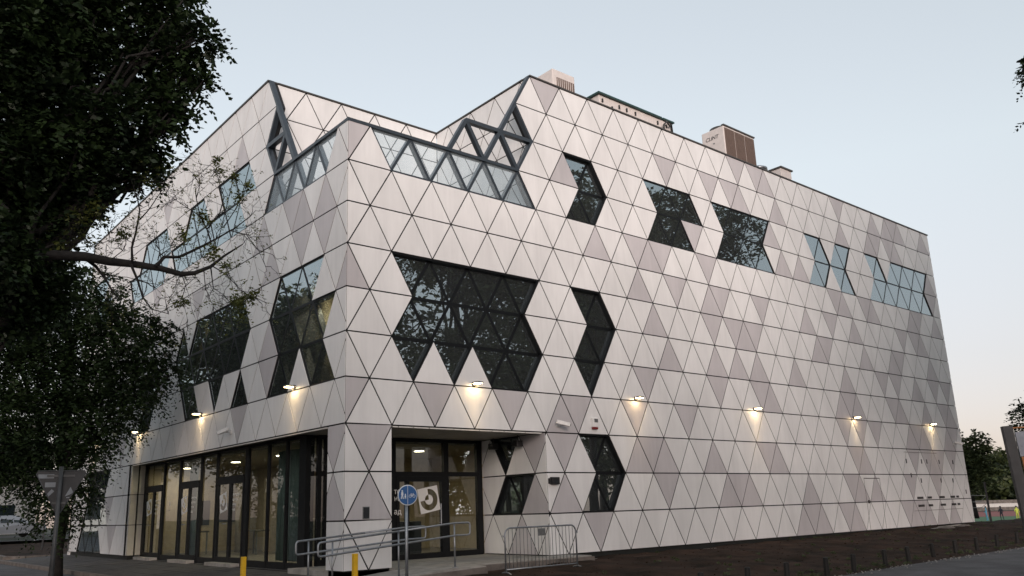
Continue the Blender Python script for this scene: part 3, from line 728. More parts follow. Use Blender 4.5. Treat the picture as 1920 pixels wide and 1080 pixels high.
o = empty('alarm_siren', (7.91, 0, 3.80)); g = MB(); g.bbox(-0.11, -0.09, -0.10, 0.11, 0, 0.16, 0.015); g.build('housing', M['white_plastic'], o)
g = MB(); g.box(-0.05, -0.094, 0.03, 0.09, -0.0905, 0.13); g.build('label_plate', M['galv_dull'], o); g = MB(); g.bbox(-0.10, -0.085, -0.16, 0.10, 0, -0.101, 0.02); g.build('beacon', M['red_plastic'], o)
tag(o, 'white alarm siren box with a dark red beacon on the right facade', 'alarm siren')
o = empty('meter_box', (6.24, 0, 2.23)); g = MB(); g.bbox(-0.12, -0.10, -0.09, 0.16, 0, 0.10, 0.012); g.build('housing', M['black_plastic'], o); g = MB(); g.bbox(-0.18, -0.07, -0.07, -0.121, 0, 0.07, 0.01); g.build('side_unit', M['black_plastic'], o)
g = MB(); g.box(-0.02, -0.104, -0.05, 0.10, -0.1005, 0.05); g.build('screen', M['sign_back'], o)
tag(o, 'small black box fixed beside the entrance recess', 'wall box')
o = empty('wall_plate', (0.552, 0, 1.56)); g = MB(); g.bbox(-0.085, -0.02, -0.13, 0.085, 0, 0.13, 0.004); g.build('frame', M['galv_dull'], o); g = MB(); g.box(-0.07, -0.024, -0.115, 0.07, -0.0205, 0.115); g.build('face', M['sign_back'], o)
tag(o, 'grey rectangular plate on the corner pillar', 'plaque')
for i, (x, y) in enumerate(((5.85, 0.9), (5.85, 1.95))):
    o = empty('floodlight', (x, y, 3.40)); g = MB(); g.bbox(-0.12, -0.10, -0.22, 0.10, 0.10, -0.05, 0.02); g.build('housing', M['black_plastic'], o); g = MB(); g.tube([(0, 0, -0.05), (0, 0, 0.09)], 0.02, 8); g.build('bracket', M['black_plastic'], o)
    tag(o, ('black spotlight under the recess soffit, nearer the facade edge', 'black spotlight under the recess soffit, deeper in beside the glass')[i], 'spotlight', 'spotlights under the recess soffit')

# service door and vent grilles at the far end of the right facade
mb = MB(); x0, x1 = 22.75, 24.0
for a in (x0, x1): mb.box(a-0.006, -0.005, Z0-0.1, a+0.006, 0.0, Z0+2*S-0.15)
mb.box(x0, -0.0065, Z0+2*S-0.17, x1, -0.0005, Z0+2*S-0.14); mb.box(x0+0.1, -0.05, Z0+1.0, x0+0.14, -0.001, Z0+1.12)
mb.build('service_door_trim', M['coping'], building)
for i, (a, b) in enumerate(((27.0, 27.55), (27.95, 28.35), (29.1, 29.6), (30.2, 30.65), (30.8, 31.05))):
    for z in (1.13, 1.45):
        g = MB(); g.box(a, -0.012, z, b, -0.001, z+0.09); g.box(a+0.02, -0.02, z+0.03, b-0.02, -0.0125, z+0.045); g.build('vent_grille', M['black_plastic'], building)
g = MB(); g.box(26.6, -0.006, 0.97, 31.3, -0.0005, 0.985); g.box(26.4, -0.006, 3.36, 29.5, -0.0005, 3.375); g.build('gate_edge', M['coping'], building)
for (x, z) in ((26.5, 3.0), (27.9, 3.0), (28.4, 3.0), (29.6, 3.0), (31.0, 3.0), (26.75, 2.42), (27.6, 2.2), (29.5, 2.2), (30.7, 2.2), (31.9, 1.7)):
    g = MB(); g.box(x-0.025, -0.02, z-0.09, x+0.025, -0.001, z+0.09); g.build('hinge', M['black_plastic'], building)

# ------------------------------------------------------------------ rooftop plant
ZR = 13.6
# small unit behind the peak
o = empty('rooftop_fan_unit', (8.35, 1.7, ZR)); g = MB(); g.bbox(-0.5, -0.9, 0, 0.50, 1.0, 1.66, 0.03); g.build('casing', M['ac_white'], o)
g = MB(); g.box(-0.33, -0.925, 0.85, 0.44, -0.902, 1.38); gr = g.build('grille', M['ac_coil'], o)
for i in range(8):
    g = MB(); g.box(-0.31+i*0.092, -0.94, 0.87, -0.293+i*0.092, -0.926, 1.36); g.build('slat', M['ac_white'], gr)
g = MB(); g.bbox(-0.80, -0.7, 0, -0.52, 0.9, 1.25, 0.02); g.build('side_duct', M['ac_white'], o)
tag(o, 'cream ventilation unit with a brown grille just behind the roof peak', 'ventilation unit')
# long air handling unit with dark roof
o = empty('air_handling_unit', (12.05, 1.9, ZR)); g = MB()
for i in range(7): g.bbox(-1.85+i*0.55, -0.9, 0.15, -1.85+(i+1)*0.55-0.012, 0.9, 1.55, 0.015)
g.build('casing', M['ac_white'], o)
g = MB(); g.box(-1.95, -1.0, 1.551, 1.38, 1.0, 1.61); g.box(1.44, -1.0, 1.551, 2.08, 1.0, 1.61); g.build('roof_cap', M['green_cap'], o)
random.seed(11)
for i in range(9):
    x = -1.7 + i*0.42 + random.uniform(-.06, .06); z = random.choice((1.08, 1.2, 1.36)); g = MB(); g.bbox(x-0.02, -0.95, z-0.07, x+0.03, -0.90, z+0.07, 0.008); g.build('handle', M['black_plastic'], o)
g = MB(); g.tube([(1.35, -1.02, 0.3), (1.38, -1.05, 1.3), (1.55, -1.05, 1.45), (1.75, -1.02, 1.35), (1.9, -0.98, 1.5), (2.02, -0.95, 0.4)], 0.035, 8); g.build('pipework', M['coping'], o, True)
g = MB(); g.tube([(1.2, -1.0, 0.9), (1.28, -1.05, 0.75), (1.36, -1.0, 0.9)], 0.03, 8); g.build('valve', M['black_plastic'], o, True)
tag(o, 'long pale air handling unit with a dark green roof edge on the roof', 'air handling unit')
# chiller with lettering
o = empty('chiller', (16.8, 0.62, ZR)); g = MB(); g.bbox(0, 0, 0, 2.05, 1.02, 2.14, 0.03); g.build('casing', M['ac_white'], o)
for i in range(3):
    a = 0.03 + i*0.67; g = MB(); g.box(a+0.02, -0.022, 0.25, a+0.64, -0.001, 2.06); c_ = g.build('coil', M['ac_coil'], o)
    for k in range(8):
        g = MB(); g.box(a+0.05+k*0.075, -0.032, 0.27, a+0.058+k*0.075, -0.0225, 2.04); g.build('fin', M['ac_coil'], c_)
g = MB(); g.box(-0.02, -0.04, 2.141, 2.08, 0.08, 2.19); g.build('top_edge', M['coping'], o)
g = MB(); g.lathe([(0.42, 2.14), (0.41, 2.30), (0.36, 2.30), (0.36, 2.16)], (0.55, 0.52, 0)); g.build('fan_ring', M['coping'], o, True)
lt = text_obj('lettering', 'CLINT', 0.21, M['black_plastic'], Matrix.Identity(4), None, 0.003, shear=0.25)
lt.parent = o; lt.matrix_basis = Matrix.Translation((-0.006, 0.86, 1.72)) @ MX
g = MB(); g.box(-0.006, 0.45, 1.52, -0.001, 0.52, 1.57); g.build('data_plate', M['galv_dull'], o)
tag(o, 'large rooftop chiller with three brown coils and dark blue lettering on its end', 'chiller')
o = empty('roof_vent_box', (21.6, 1.5, ZR)); g = MB(); g.bbox(-0.3, -0.5, 0, 0.5, 0.4, 1.62, 0.02); g.build('casing', M['ac_white'], o); g = MB(); g.box(-0.36, -0.56, 1.621, 0.56, 0.46, 1.68); g.build('lid', M['coping'], o)
tag(o, 'small square vent box with a flat dark lid farthest along the roof', 'roof vent')
o = empty('roof_vent_pipe', (20.5, 1.6, ZR)); g = MB(); g.lathe([(0.28, 0), (0.28, 1.45), (0.40, 1.46), (0.40, 1.56), (0.2, 1.66)]); g.build('cowl', M['galv'], o, True)
tag(o, 'short round metal vent cowl beside the square roof vent', 'roof vent')

# ------------------------------------------------------------------ ground
def grid_obj(name, xs, ys, zf, mat, kind='structure'):
    vs = [(x, y, zf(x, y)) for y in ys for x in xs]; nx = len(xs)
    fs = [(j*nx+i, j*nx+i+1, (j+1)*nx+i+1, (j+1)*nx+i) for j in range(len(ys)-1) for i in range(nx-1)]
    return tag(mesh_obj(name, vs, fs, mat, None, True), kind=kind)
def sstep(a, b, x): t = max(0, min(1, (x-a)/(b-a))); return t*t*(3-2*t)
def zground(x, y):
    z = -0.03
    z += 0.62*sstep(34, 60, y)*(1-sstep(5, 30, x))
    z -= 1.75*sstep(45, 85, x)
    return z
ax = sorted(set(list(np.linspace(-400, -40, 10)) + list(np.linspace(-40, 120, 60)) + list(np.linspace(120, 600, 14))))
ay = sorted(set(list(np.linspace(-400, -40, 10)) + list(np.linspace(-40, 120, 60)) + list(np.linspace(120, 700, 14))))
grid_obj('ground', ax, ay, zground, M['ground'])
# road in front (asphalt) and on the left
road = mesh_obj('road', [(-60, -17.5, -0.012), (120, -17.5, -0.012), (120, -1.2, -0.012), (40, -5.0, -0.012), (19.0, -6.15, -0.012), (8.0, -6.75, -0.012), (2.0, -6.85, -0.012), (-1.2, -6.4, -0.012), (-2.4, -5.4, -0.012), (-2.4, 33, -0.012), (-14, 33, -0.012), (-60, -3, -0.012)], [tuple(range(12))], M['asphalt'])
tag(road, kind='structure')
mb = MB(); mb.add([(-2.41, 30, 0.6), (4, 46, 0.62), (40, 60, 0.62), (40, 70, 0.62), (-40, 70, 0.62), (-20, 30, 0.6)], [(0,1,2,3,4,5)])
# paved side walk along the left facade: slabs as far as they can be told apart
pav = empty('pavement'); tag(pav, kind='structure')
random.seed(3)
def zpav(x): return 0.10 + 0.14*(x+2.2)/2.6
y = -5.6; n = 0
g2 = MB()
while y < 24.5:
    for i in range(4):
        x0 = -2.2 + i*0.62; x1 = x0 + 0.605
        if y < 3.2 and False: continue
        if y < 1.0 and x1 > -1.4 : continue
        z0, z1 = zpav(x0), zpav(x1); dz = random.uniform(-0.003, 0.003)
        vs = [(x0, y, z0+dz), (x1, y, z1+dz), (x1, y+0.60, z1+dz), (x0, y+0.60, z0+dz)]
        vs = vs + [(a, b, c-0.06) for a, b, c in vs]
        fs = [(0,1,2,3), (0,4,5,1), (1,5,6,2), (2,6,7,3), (3,7,4,0)]
        if y < 16: mesh_obj('paving_slab', vs, fs, M['paver'], pav)
        else: g2.add(vs, fs)
    y += 0.615
g2.build('paving_slabs_far', M['paver'], pav)['kind'] = 'stuff'
vs = [(-2.25, -5.7, 0.06), (0.45, -5.7, 0.20), (0.45, 24.8, 0.20), (-2.25, 24.8, 0.06)]
mesh_obj('bedding', vs, [(0,1,2,3)], M['soil'], pav)
mb = MB()
yy = -5.7
while yy < 25: mb.box(-2.40, yy, -0.1, -2.26, min(yy+0.985, 25), 0.11); yy += 1.0
mb.build('kerb', M['concrete_dark'], pav)
# strip of slab between pavement and building on the left recess
mb = MB(); mb.add([(0.28, YP+0.2, 0.245), (XG-0.01, YP+0.2, 0.245), (XG-0.01, YO, 0.245), (0.28, YO, 0.245)], [(0,1,2,3)]); mb.build('threshold', M['paver'], pav)
# planted bed at the far left corner with its kerb
def strip_box(pts, w, z0, z1):
    mb = MB()
    for (a, b) in zip(pts[:-1], pts[1:]):
        d = Vector((b[0]-a[0], b[1]-a[1])); L = d.length; d /= L; nrm = Vector((-d.y, d.x))*w
        mb.add([(a[0]-nrm.x, a[1]-nrm.y, z0), (b[0]-nrm.x, b[1]-nrm.y, z0), (b[0]+nrm.x, b[1]+nrm.y, z0), (a[0]+nrm.x, a[1]+nrm.y, z0),
                (a[0]-nrm.x, a[1]-nrm.y, z1), (b[0]-nrm.x, b[1]-nrm.y, z1), (b[0]+nrm.x, b[1]+nrm.y, z1), (a[0]+nrm.x, a[1]+nrm.y, z1)],
               [(0,3,2,1),(4,5,6,7),(0,1,5,4),(1,2,6,5),(2,3,7,6),(3,0,4,7)])
    return mb
bed = mesh_obj('planting_bed', [(-1.9, 26, 0.16), (2.5, 25.6, 0.16), (6, 46, 0.35), (-0.5, 44, 0.35)], [(0,1,2,3)], M['soil']); tag(bed, kind='structure')
tag(strip_box([(2.5, 25.5), (-1.2, 25.6), (-1.9, 26.3), (-1.5, 32), (-0.5, 44)], 0.08, -0.1, 0.20).build('bed_kerb', M['concrete_dark']), kind='structure')
side = mesh_obj('side_street', [(-12, 31, 0.05), (-0.9, 33, 0.06), (0.2, 46, 0.50), (30, 48, 0.62), (30, 62, 0.64), (-40, 62, 0.64), (-30, 31, 0.05)], [tuple(range(7))], M['asphalt']); tag(side, kind='structure')

# bare soil bank in front of the right facade
rs = np.random.RandomState(5)
def zsoil(x, y):
    t = (y + 6.6) / 6.6
    edge = sstep(-0.02, 0.35, t)
    b = 0.02 + 0.20*sstep(0, 0.9, t) + 0.10*sstep(8, 30, x)*sstep(0, .6, t)
    return b + edge*(0.035*math.sin(x*1.7+y*2.3)*math.sin(y*1.9-x*0.6) + 0.02*math.sin(x*5.1)*math.sin(y*4.3))
def bank_xy(x, t): return -6.75 + (0.055*(x-8) if x > 8 else 0)*0.6 + t*(6.95 - 0.033*max(0, x-8))
xs = list(np.arange(-1.2, 60, 0.35)); ts = list(np.linspace(0, 1, 26))
vs = []; fs = []
for ti in ts:
    for x in xs:
        y = bank_xy(x, ti); zz = -0.03 if ti == 0 else zsoil(x, -6.6+6.6*ti) + rs.uniform(-0.012, 0.012)
        if x < 6.7 and y > -0.5: zz = -0.05
        if x < 3.6: 
            rmp = 0.36 + min(0, (x-1.6))*0.085
            zz = min(zz, rmp-0.16) if y > -1.7 else zz
        vs.append((x, y, zz))
nx = len(xs)
for j in range(len(ts)-1):
    for i in range(nx-1): fs.append((j*nx+i, j*nx+i+1, (j+1)*nx+i+1, (j+1)*nx+i))
tag(mesh_obj('soil_bank', vs, fs, M['soil'], None, True), kind='structure')
# clods and stones scattered in the soil
mb = MB(); rs = np.random.RandomState(8)
ico = bmesh.new(); bmesh.ops.create_icosphere(ico, subdivisions=1, radius=1); iv = [v.co.copy() for v in ico.verts]; fi = [[v.index for v in f.verts] for f in ico.faces]; ico.free()
for i in range(1500):
    x = rs.uniform(-1, 32); t = rs.uniform(0.03, 0.97); y = bank_xy(x, t); r = rs.uniform(0.006, 0.026)*(0.6+rs.rand())
    if x < 7 and y > -1.9: continue
    z = zsoil(x, -6.6+6.6*t)
    mb.add([(x+v.x*r*rs.uniform(.7, 1.3), y+v.y*r*rs.uniform(.7, 1.3), z+v.z*r*0.6) for v in iv], fi)
tag(mb.build('soil_clods', M['soil']), kind='stuff')
wd = []
for i in range(260):
    x = rs.uniform(2, 34); t = rs.choice([rs.uniform(0.0, 0.12), rs.uniform(0.1, 0.95)]); y = bank_xy(x, t)
    if x < 7 and y > -2.2: continue
    wd.append((x, y, zsoil(x, -6.6+6.6*t)))
WEEDS = wd
mb = MB()
for i in range(500):
    x = rs.uniform(3, 40); y = bank_xy(x, 0.0) + rs.normal(0, 0.12); r = rs.uniform(0.006, 0.022)
    mb.add([(x+v.x*r, y+v.y*r, 0.0+v.z*r*0.6) for v in iv], fi)
tag(mb.build('gravel', M['concrete']), kind='stuff')
# concrete edge strip along the foot of the facade
mb = MB(); x = 6.75
while x < 31.5:
    mb.box(x, -0.16, -0.1, x+1.97, 0.02, 0.20 + 0.03*sstep(8, 30, x)); x += 2.0
tag(mb.build('edge_strip', M['concrete']), kind='structure')
# rubble and boards leaning at the far end
o = empty('rubble_pile', (26.6, -0.9, 0.25)); 
for i in range(7):
    g = MB(); r = random.uniform(0.2, 0.5); x, y = random.uniform(-1.3, 2.2), random.uniform(-0.4, 0.4)
    g.add([(x+v.x*r*1.3, y+v.y*r*0.7, max(-0.05, v.z*r*0.35)) for v in iv], fi); g.build('clod', M['concrete_dark'], o)
for i in range(4):
    g = MB(); g.box(-1.0+i*0.8, -0.1-i*0.05, 0.05+0.03*i, 0.9+i*0.8, 0.05-i*0.05, 0.08+0.03*i); b = g.build('board', M['concrete'], o); b.rotation_euler = (0, rad(-3+2*i), rad(4*i-6))
tag(o, 'low heap of rubble and boards against the far end of the facade', 'rubble pile')

# ------------------------------------------------------------------ entrance ramp and landing
ramp = empty('entrance_ramp', (0, 0, 0)); tag(ramp, 'pale concrete access ramp rising to the entrance landing', 'ramp')
def rz_(x): return 0.355 if x > 1.8 else 0.355 - (1.8-x)*0.082
g = MB(); y0, y1 = -1.42, -0.02
for a, b in ((-3.2, -1.2), (-1.2, 0.3), (0.3, 1.8), (1.8, 2.75)):
    g.add([(a, y0, -0.2), (b, y0, -0.2), (b, y1, -0.2), (a, y1, -0.2), (a, y0, rz_(a)), (b, y0, rz_(b)), (b, y1, rz_(b)), (a, y1, rz_(a))],
          [(0,3,2,1),(4,5,6,7),(0,1,5,4),(1,2,6,5),(2,3,7,6),(3,0,4,7)])
g.build('ramp_slab', M['concrete'], ramp)
g = MB(); g.box(2.76, -0.85, -0.2, 6.65, 0.04, 0.352); g.build('landing', M['concrete'], ramp)
g = MB()
for a, b in ((-3.2, -0.8), (-0.8, 1.0), (1.0, 2.74)):
    g.add([(a, -1.50, -0.2), (b-0.012, -1.50, -0.2), (b-0.012, -1.421, -0.2), (a, -1.421, -0.2), (a, -1.50, rz_(a)-0.02), (b-0.012, -1.50, rz_(b)-0.02), (b-0.012, -1.421, rz_(b)-0.02), (a, -1.421, rz_(a)-0.02)],
          [(0,3,2,1),(4,5,6,7),(0,1,5,4),(1,2,6,5),(2,3,7,6),(3,0,4,7)])
g.build('ramp_curb', M['concrete_dark'], ramp)
g = MB(); g.box(2.755, -0.93, -0.2, 4.6, -0.851, 0.33); g.box(4.61, -0.93, -0.2, 6.68, -0.852, 0.325); g.build('landing_curb', M['concrete_dark'], ramp)

def railing(y, xs_posts, x0, x1, bend, label, z_of):
    o = empty('handrail', ((x0+x1)/2, y, 0)); cx = (x0+x1)/2
    def rnd(pts, r=0.07, n=5):
        out = []
        for i, p in enumerate(pts):
            if i in (0, len(pts)-1): out.append(p); continue
            a, b, c = Vector(pts[i-1]), Vector(p), Vector(pts[i+1]); d1 = (a-b).normalized()*r; d2 = (c-b).normalized()*r
            for k in range(n+1):
                t = k/n; out.append(tuple((b+d1)*(1-t)**2 + b*2*t*(1-t) + (b+d2)*t*t))
        return out
    zt = lambda x: z_of(x) ; zb = lambda x: z_of(x) - 0.26
    L = lambda x, z: (x-cx, 0, z)
    xm = (x0 + x1)/2
    pts = [L(xm, zt(xm)), L(bend, zt(bend)), L(x1, zt(x1)), L(x1, zb(x1)), L(bend, zb(bend)), L(xm, zb(xm)), L(x0, zb(x0)), L(x0, zt(x0)), L(xm, zt(xm))]
    g = MB(); g.tube(rnd(pts), 0.021, 8); g.build('rail_loop', M['galv'], o, True)
    for x in xs_posts:
        g = MB(); g.tube([(x-cx, 0.035, rz_(x)), (x-cx, 0.035, zt(x)-0.01)], 0.019, 8); p = g.build('post', M['galv'], o, True)
        g = MB(); g.lathe([(0.06, rz_(x)), (0.06, rz_(x)+0.012)], (x-cx, 0.035, 0), n=12); g.build('base_plate', M['galv'], p)
    tag(o, label, 'handrail', 'handrails of the entrance ramp')
railing(-1.3, (-0.95, 0.58, 2.02), -1.28, 2.42, 2.0, 'galvanised double handrail on the street side of the entrance ramp', lambda x: 1.285 if x > 2.02 else 1.285 - (2.02-x)*0.081)
railing(-0.2, (-0.9, 1.49), -1.2, 2.0, 1.5, 'galvanised double handrail on the pillar side of the entrance ramp', lambda x: 1.225 if x > 1.6 else 1.225 - (1.6-x)*0.070)

# crowd barrier
o = empty('crowd_barrier', (4.05, -1.85, 0.10), rad(1.5)); HWd = 1.12
pts = []
def arc(cx, cz, r, a0, a1, n=6): return [(cx+r*math.cos(rad(a0+(a1-a0)*k/n)), 0, cz+r*math.sin(rad(a0+(a1-a0)*k/n))) for k in range(n+1)]
pts = [(-HWd, 0, 0.10)] + arc(-HWd+0.16, 0.88, 0.16, 180, 90) + arc(HWd-0.16, 0.88, 0.16, 90, 0) + [(HWd, 0, 0.10)]
g = MB(); g.tube(pts, 0.019, 8); g.tube([(-HWd, 0, 0.17), (HWd, 0, 0.17)], 0.016, 8); g.build('frame', M['galv'], o, True)
for i in range(19):
    x = -HWd + (i+1)*2*HWd/20; zt_ = 1.04 if abs(x) < HWd-0.16 else 0.88 + math.sqrt(max(0, 0.16**2-(abs(x)-HWd+0.16)**2))
    g = MB(); g.tube([(x, 0, 0.17), (x, 0, zt_)], 0.0075, 6); g.build('bar', M['galv_dull'], o, True)
for s_ in (-1, 1):
    g = MB(); g.tube([(s_*HWd, -0.34, -0.02), (s_*HWd, -0.22, 0.05), (s_*HWd, -0.10, 0.10), (s_*HWd, 0, 0.12), (s_*HWd, 0.10, 0.10), (s_*HWd, 0.22, 0.05), (s_*HWd, 0.34, -0.02)], 0.018, 8); g.build('foot', M['galv'], o, True)
    g = MB(); g.tube([(s_*HWd, 0, 0.86), (s_*(HWd+0.05), 0, 0.86), (s_*(HWd+0.05), 0, 0.90)], 0.012, 6); g.build('hook', M['galv'], o, True)
g = MB(); g.box(-0.11, -0.012, 0.84, 0.11, -0.006, 1.00); g.build('name_plate', M['galv_dull'], o)
tag(o, 'galvanised steel crowd barrier with curved feet standing in front of the recess', 'crowd barrier')

# yellow posts
for i, (u, lb) in enumerate((((-1.55, -0.35, 0.02), 'yellow post in front of the glazed doors'), ((-0.62, -2.25, 0.12), 'yellow post in front of the corner pillar'))):
    pass
def ypost(x, y, z0, z1, lb):
    o = empty('yellow_post', (x, y, z0)); g = MB(); g.bbox(-0.045, -0.045, 0, 0.045, 0.045, z1-z0, 0.008); g.build('post', M['yellow'], o)
    g = MB(); g.box(-0.07, -0.07, 0, 0.07, 0.07, 0.012); g.build('base_plate', M['galv_dull'], o)
    tag(o, lb, 'post', 'yellow posts')
ypost(-1.95, 0.62, 0.11, 0.76, 'yellow post standing in front of the glazed entrance doors')
ypost(-0.70, -1.70, 0.10, 0.80, 'yellow post standing in front of the corner pillar by the ramp')

# small dark bollards along the road edge
BL = [(3.24, -6.88), (4.62, -6.86), (5.99, -6.83), (7.64, -6.72), (8.83, -6.68), (10.58, -6.52), (11.93, -6.44), (13.6, -6.30), (15.23, -6.18), (17.02, -6.02), (18.6, -5.97), (20.5, -5.85)]
names = ['first', 'second', 'third', 'fourth', 'fifth', 'sixth', 'seventh', 'eighth', 'ninth', 'tenth', 'eleventh', 'twelfth']
pm = MB(); pm.tube([(0, 0, 0), (0, 0, 0.36), (0, 0, 0.375)], [0.055, 0.052, 0.035], 10); proto = None
for i, (x, y) in enumerate(BL):
    if proto is None: o = pm.build('kerb_bollard', M['bollard']); proto = o
    else: o = proto.copy(); COL.objects.link(o)
    o.location = (x, y+0.10, 0.0); o.rotation_euler = (rad(random.uniform(-3, 3)), rad(random.uniform(-3, 3)), 0)
    tag(o, 'short dark wooden post at the road edge, %s counted from the left' % names[i], 'post', 'short dark posts along the road edge')

# ------------------------------------------------------------------ signs
# round blue shared path sign
sx, sy, sz = -0.95, -3.9, 1.83
o = empty('shared_path_sign', (sx, sy, 0)); g = MB(); g.tube([(0, 0.03, -0.05), (0, 0.03, sz+0.13)], 0.027, 12); g.build('pole', M['galv'], o, True)
yaw = math.atan2(CAM.x - sx, -(CAM.y - sy))          # turned towards the street the camera stands in
g = MB(); g.lathe([(0.17, -0.012), (0.175, -0.006), (0.175, 0.004)], (0, 0, 0), 'y', 40); d_ = g.build('disc', M['sign_white'], o); d_.location = (0, -0.01, sz); d_.rotation_euler = (0, 0, rad(-22))
g = MB(); g.lathe([(0.160, -0.0145), (0.160, -0.0125)], (0, 0, 0), 'y', 40); g.build('blue_field', M['sign_blue'], d_)
def flat(polys, parent, name, mat, y=-0.017):
    g = MB()
    for p in polys:
        if area(p) < 0: p = p[::-1]
        g.prism(p, lambda a, b, dd: (a, y-dd, b), 0.0, -0.0015)
    return g.build(name, mat, parent)
def circ(cx, cz, r, n=12): return [(cx+r*math.cos(2*math.pi*k/n), cz+r*math.sin(2*math.pi*k/n)) for k in range(n)]
def stroke(p, q, w): 
    dx, dz = q[0]-p[0], q[1]-p[1]; L = math.hypot(dx, dz); nx, nz = -dz/L*w/2, dx/L*w/2
    return [(p[0]-nx, p[1]-nz), (q[0]-nx, q[1]-nz), (q[0]+nx, q[1]+nz), (p[0]+nx, p[1]+nz)]
flat([stroke((0, -0.158), (0, 0.158), 0.007)], d_, 'divider', M['sign_white'])
flat([circ(-0.096, 0.072, 0.014), [(-0.112, 0.054), (-0.080, 0.054), (-0.076, 0.012), (-0.084, -0.004), (-0.108, -0.004), (-0.116, 0.012)], stroke((-0.102, -0.002), (-0.116, -0.062), 0.014), stroke((-0.090, -0.002), (-0.080, -0.062), 0.014),
      circ(-0.042, 0.012, 0.011), [(-0.052, -0.001), (-0.032, -0.001), (-0.026, -0.034), (-0.058, -0.034)], stroke((-0.047, -0.034), (-0.052, -0.062), 0.008), stroke((-0.037, -0.034), (-0.032, -0.062), 0.008)], d_, 'pedestrian_symbol', M['sign_white'])
ring = lambda cx, cz, r, w: [[(cx+(r+s*w)*math.cos(t), cz+(r+s*w)*math.sin(t)) for t, s in ((2*math.pi*k/14, 0), (2*math.pi*(k+1)/14, 0), (2*math.pi*(k+1)/14, 1), (2*math.pi*k/14, 1))] for k in range(14)]
flat(ring(0.045, -0.018, 0.020, 0.006) + ring(0.108, -0.018, 0.020, 0.006) + [stroke((0.045, -0.018), (0.062, 0.014), 0.005), stroke((0.062, 0.014), (0.098, 0.014), 0.005), stroke((0.074, -0.018), (0.098, 0.014), 0.005), stroke((0.045, -0.018), (0.074, -0.018), 0.005), stroke((0.074, -0.018), (0.058, 0.022), 0.005), stroke((0.098, 0.026), (0.108, -0.018), 0.005), stroke((0.05, 0.024), (0.068, 0.024), 0.006), stroke((0.09, 0.028), (0.106, 0.028), 0.005)], d_, 'bicycle_symbol', M['sign_white'])
tag(o, 'round blue sign with white pedestrian and bicycle symbols on a grey pole', 'traffic sign')
# back of a give-way sign on the left
o = empty('give_way_sign', (-6.18, -2.52, -0.03)); g = MB(); g.tube([(0, 0, 0), (0, 0, 2.42)], 0.032, 12); g.build('pole', M['pole_grey'], o, True)
g = MB(); hh = 0.60; ww = 0.36
tri_ = [(-ww+0.02, 2.36), (-ww, 2.32), (-0.03, 2.34-hh), (0.03, 2.34-hh), (ww, 2.32), (ww-0.02, 2.36)]
fnS = lambda a, b, dd: (a, 0.05+dd, b)
tri2 = tri_
g.prism(tri2, lambda a, b, dd: (a, 0.05-dd, b), 0.0, -0.006); pl = g.build('plate', M['sign_back'], o)
g = MB()
for a, b in ((tri_[0], tri_[5]), (tri_[1], tri_[2]), (tri_[3], tri_[4])):
    g.tube([(a[0], 0.048, a[1]), (b[0], 0.048, b[1])], 0.009, 6)
g.build('rim', M['pole_grey'], pl); g = MB(); g.box(-0.20, 0.03, 2.27, 0.20, 0.045, 2.30); g.box(-0.10, 0.03, 1.87, 0.10, 0.045, 1.90); c_ = g.build('clamp', M['pole_grey'], o); c_['kind'] = 'stuff'
for st in ([(-0.33, 2.25), (-0.10, 2.25), (-0.10, 2.31), (-0.33, 2.31)], [(-0.22, 2.12), (-0.07, 2.12), (-0.07, 2.19), (-0.22, 2.19)], [(-0.20, 2.0), (-0.16, 1.98), (-0.08, 2.06), (-0.12, 2.09)], [(0.08, 1.98), (0.20, 2.03), (0.15, 2.12)], [(0.10, 1.955), (0.15, 1.955), (0.15, 1.97), (0.10, 1.97)]):
    flat([st], pl, 'sticker', M['sticker_grey'], 0.047)
o.rotation_euler = (0, 0, rad(-20))
o.scale = (0.93, 0.93, 0.985)
tag(o, 'back of a triangular give-way sign with stickers on a grey pole', 'traffic sign')
# thin lamp or flag posts on the left
for (x, y, h, r, lb) in ((3.0, 45.5, 4.2, 0.07, 'thin pale post beside the parked silver car'), (0.9, 33.0, 2.9, 0.05, 'thin grey post just left of the triangular sign pole'), (6.3, 48.0, 2.2, 0.06, 'short bluish post near the far corner of the building'), (7.0, 48.5, 2.0, 0.06, 'short bluish post farthest behind the corner of the building')):
    g = MB(); z = 0.2 if y < 40 else 0.55
    g.tube([(0, 0, 0), (0, 0, h-0.05), (0, 0, h)], [r, r*0.9, r*0.5], 10); g.lathe([(r*2.2, 0), (r*2.2, 0.05)]); o = g.build('street_post', M['galv'], None, True); o.location = (x, y, z-0.05)
    tag(o, lb, 'post')

# ------------------------------------------------------------------ car
car = empty('parked_car', (2.2, 50.3, 0.66), rad(14)); tag(car, 'silver estate car parked side-on under the trees at the far left', 'car')
prof = [(-2.2, 0.30), (-2.25, 0.55), (-2.2, 0.90), (-2.12, 0.98), (-1.85, 1.40), (-1.70, 1.47), (-0.2, 1.50), (0.25, 1.44), (1.05, 0.98), (1.75, 0.86), (2.12, 0.72), (2.22, 0.50), (2.18, 0.28)]
bm = bmesh.new(); rows = []
for yy, sc, zl in ((-0.86, 0.97, 0), (-0.80, 1.0, 0), (0.80, 1.0, 0), (0.86, 0.97, 0)):
    rows.append([bm.verts.new((x*sc, yy if z < 1.0 else yy*0.80, z if abs(yy) < 0.84 or z < 1 else z-0.03)) for x, z in prof])
for a, b in zip(rows[:-1], rows[1:]):
    for i in range(len(prof)): bm.faces.new((a[i], a[(i+1) % len(prof)], b[(i+1) % len(prof)], b[i]))
bm.faces.new(rows[0][::-1]); bm.faces.new(rows[-1])
g = MB(); g.bm(bm); body = g.build('body', M['car_paint'], car, False)
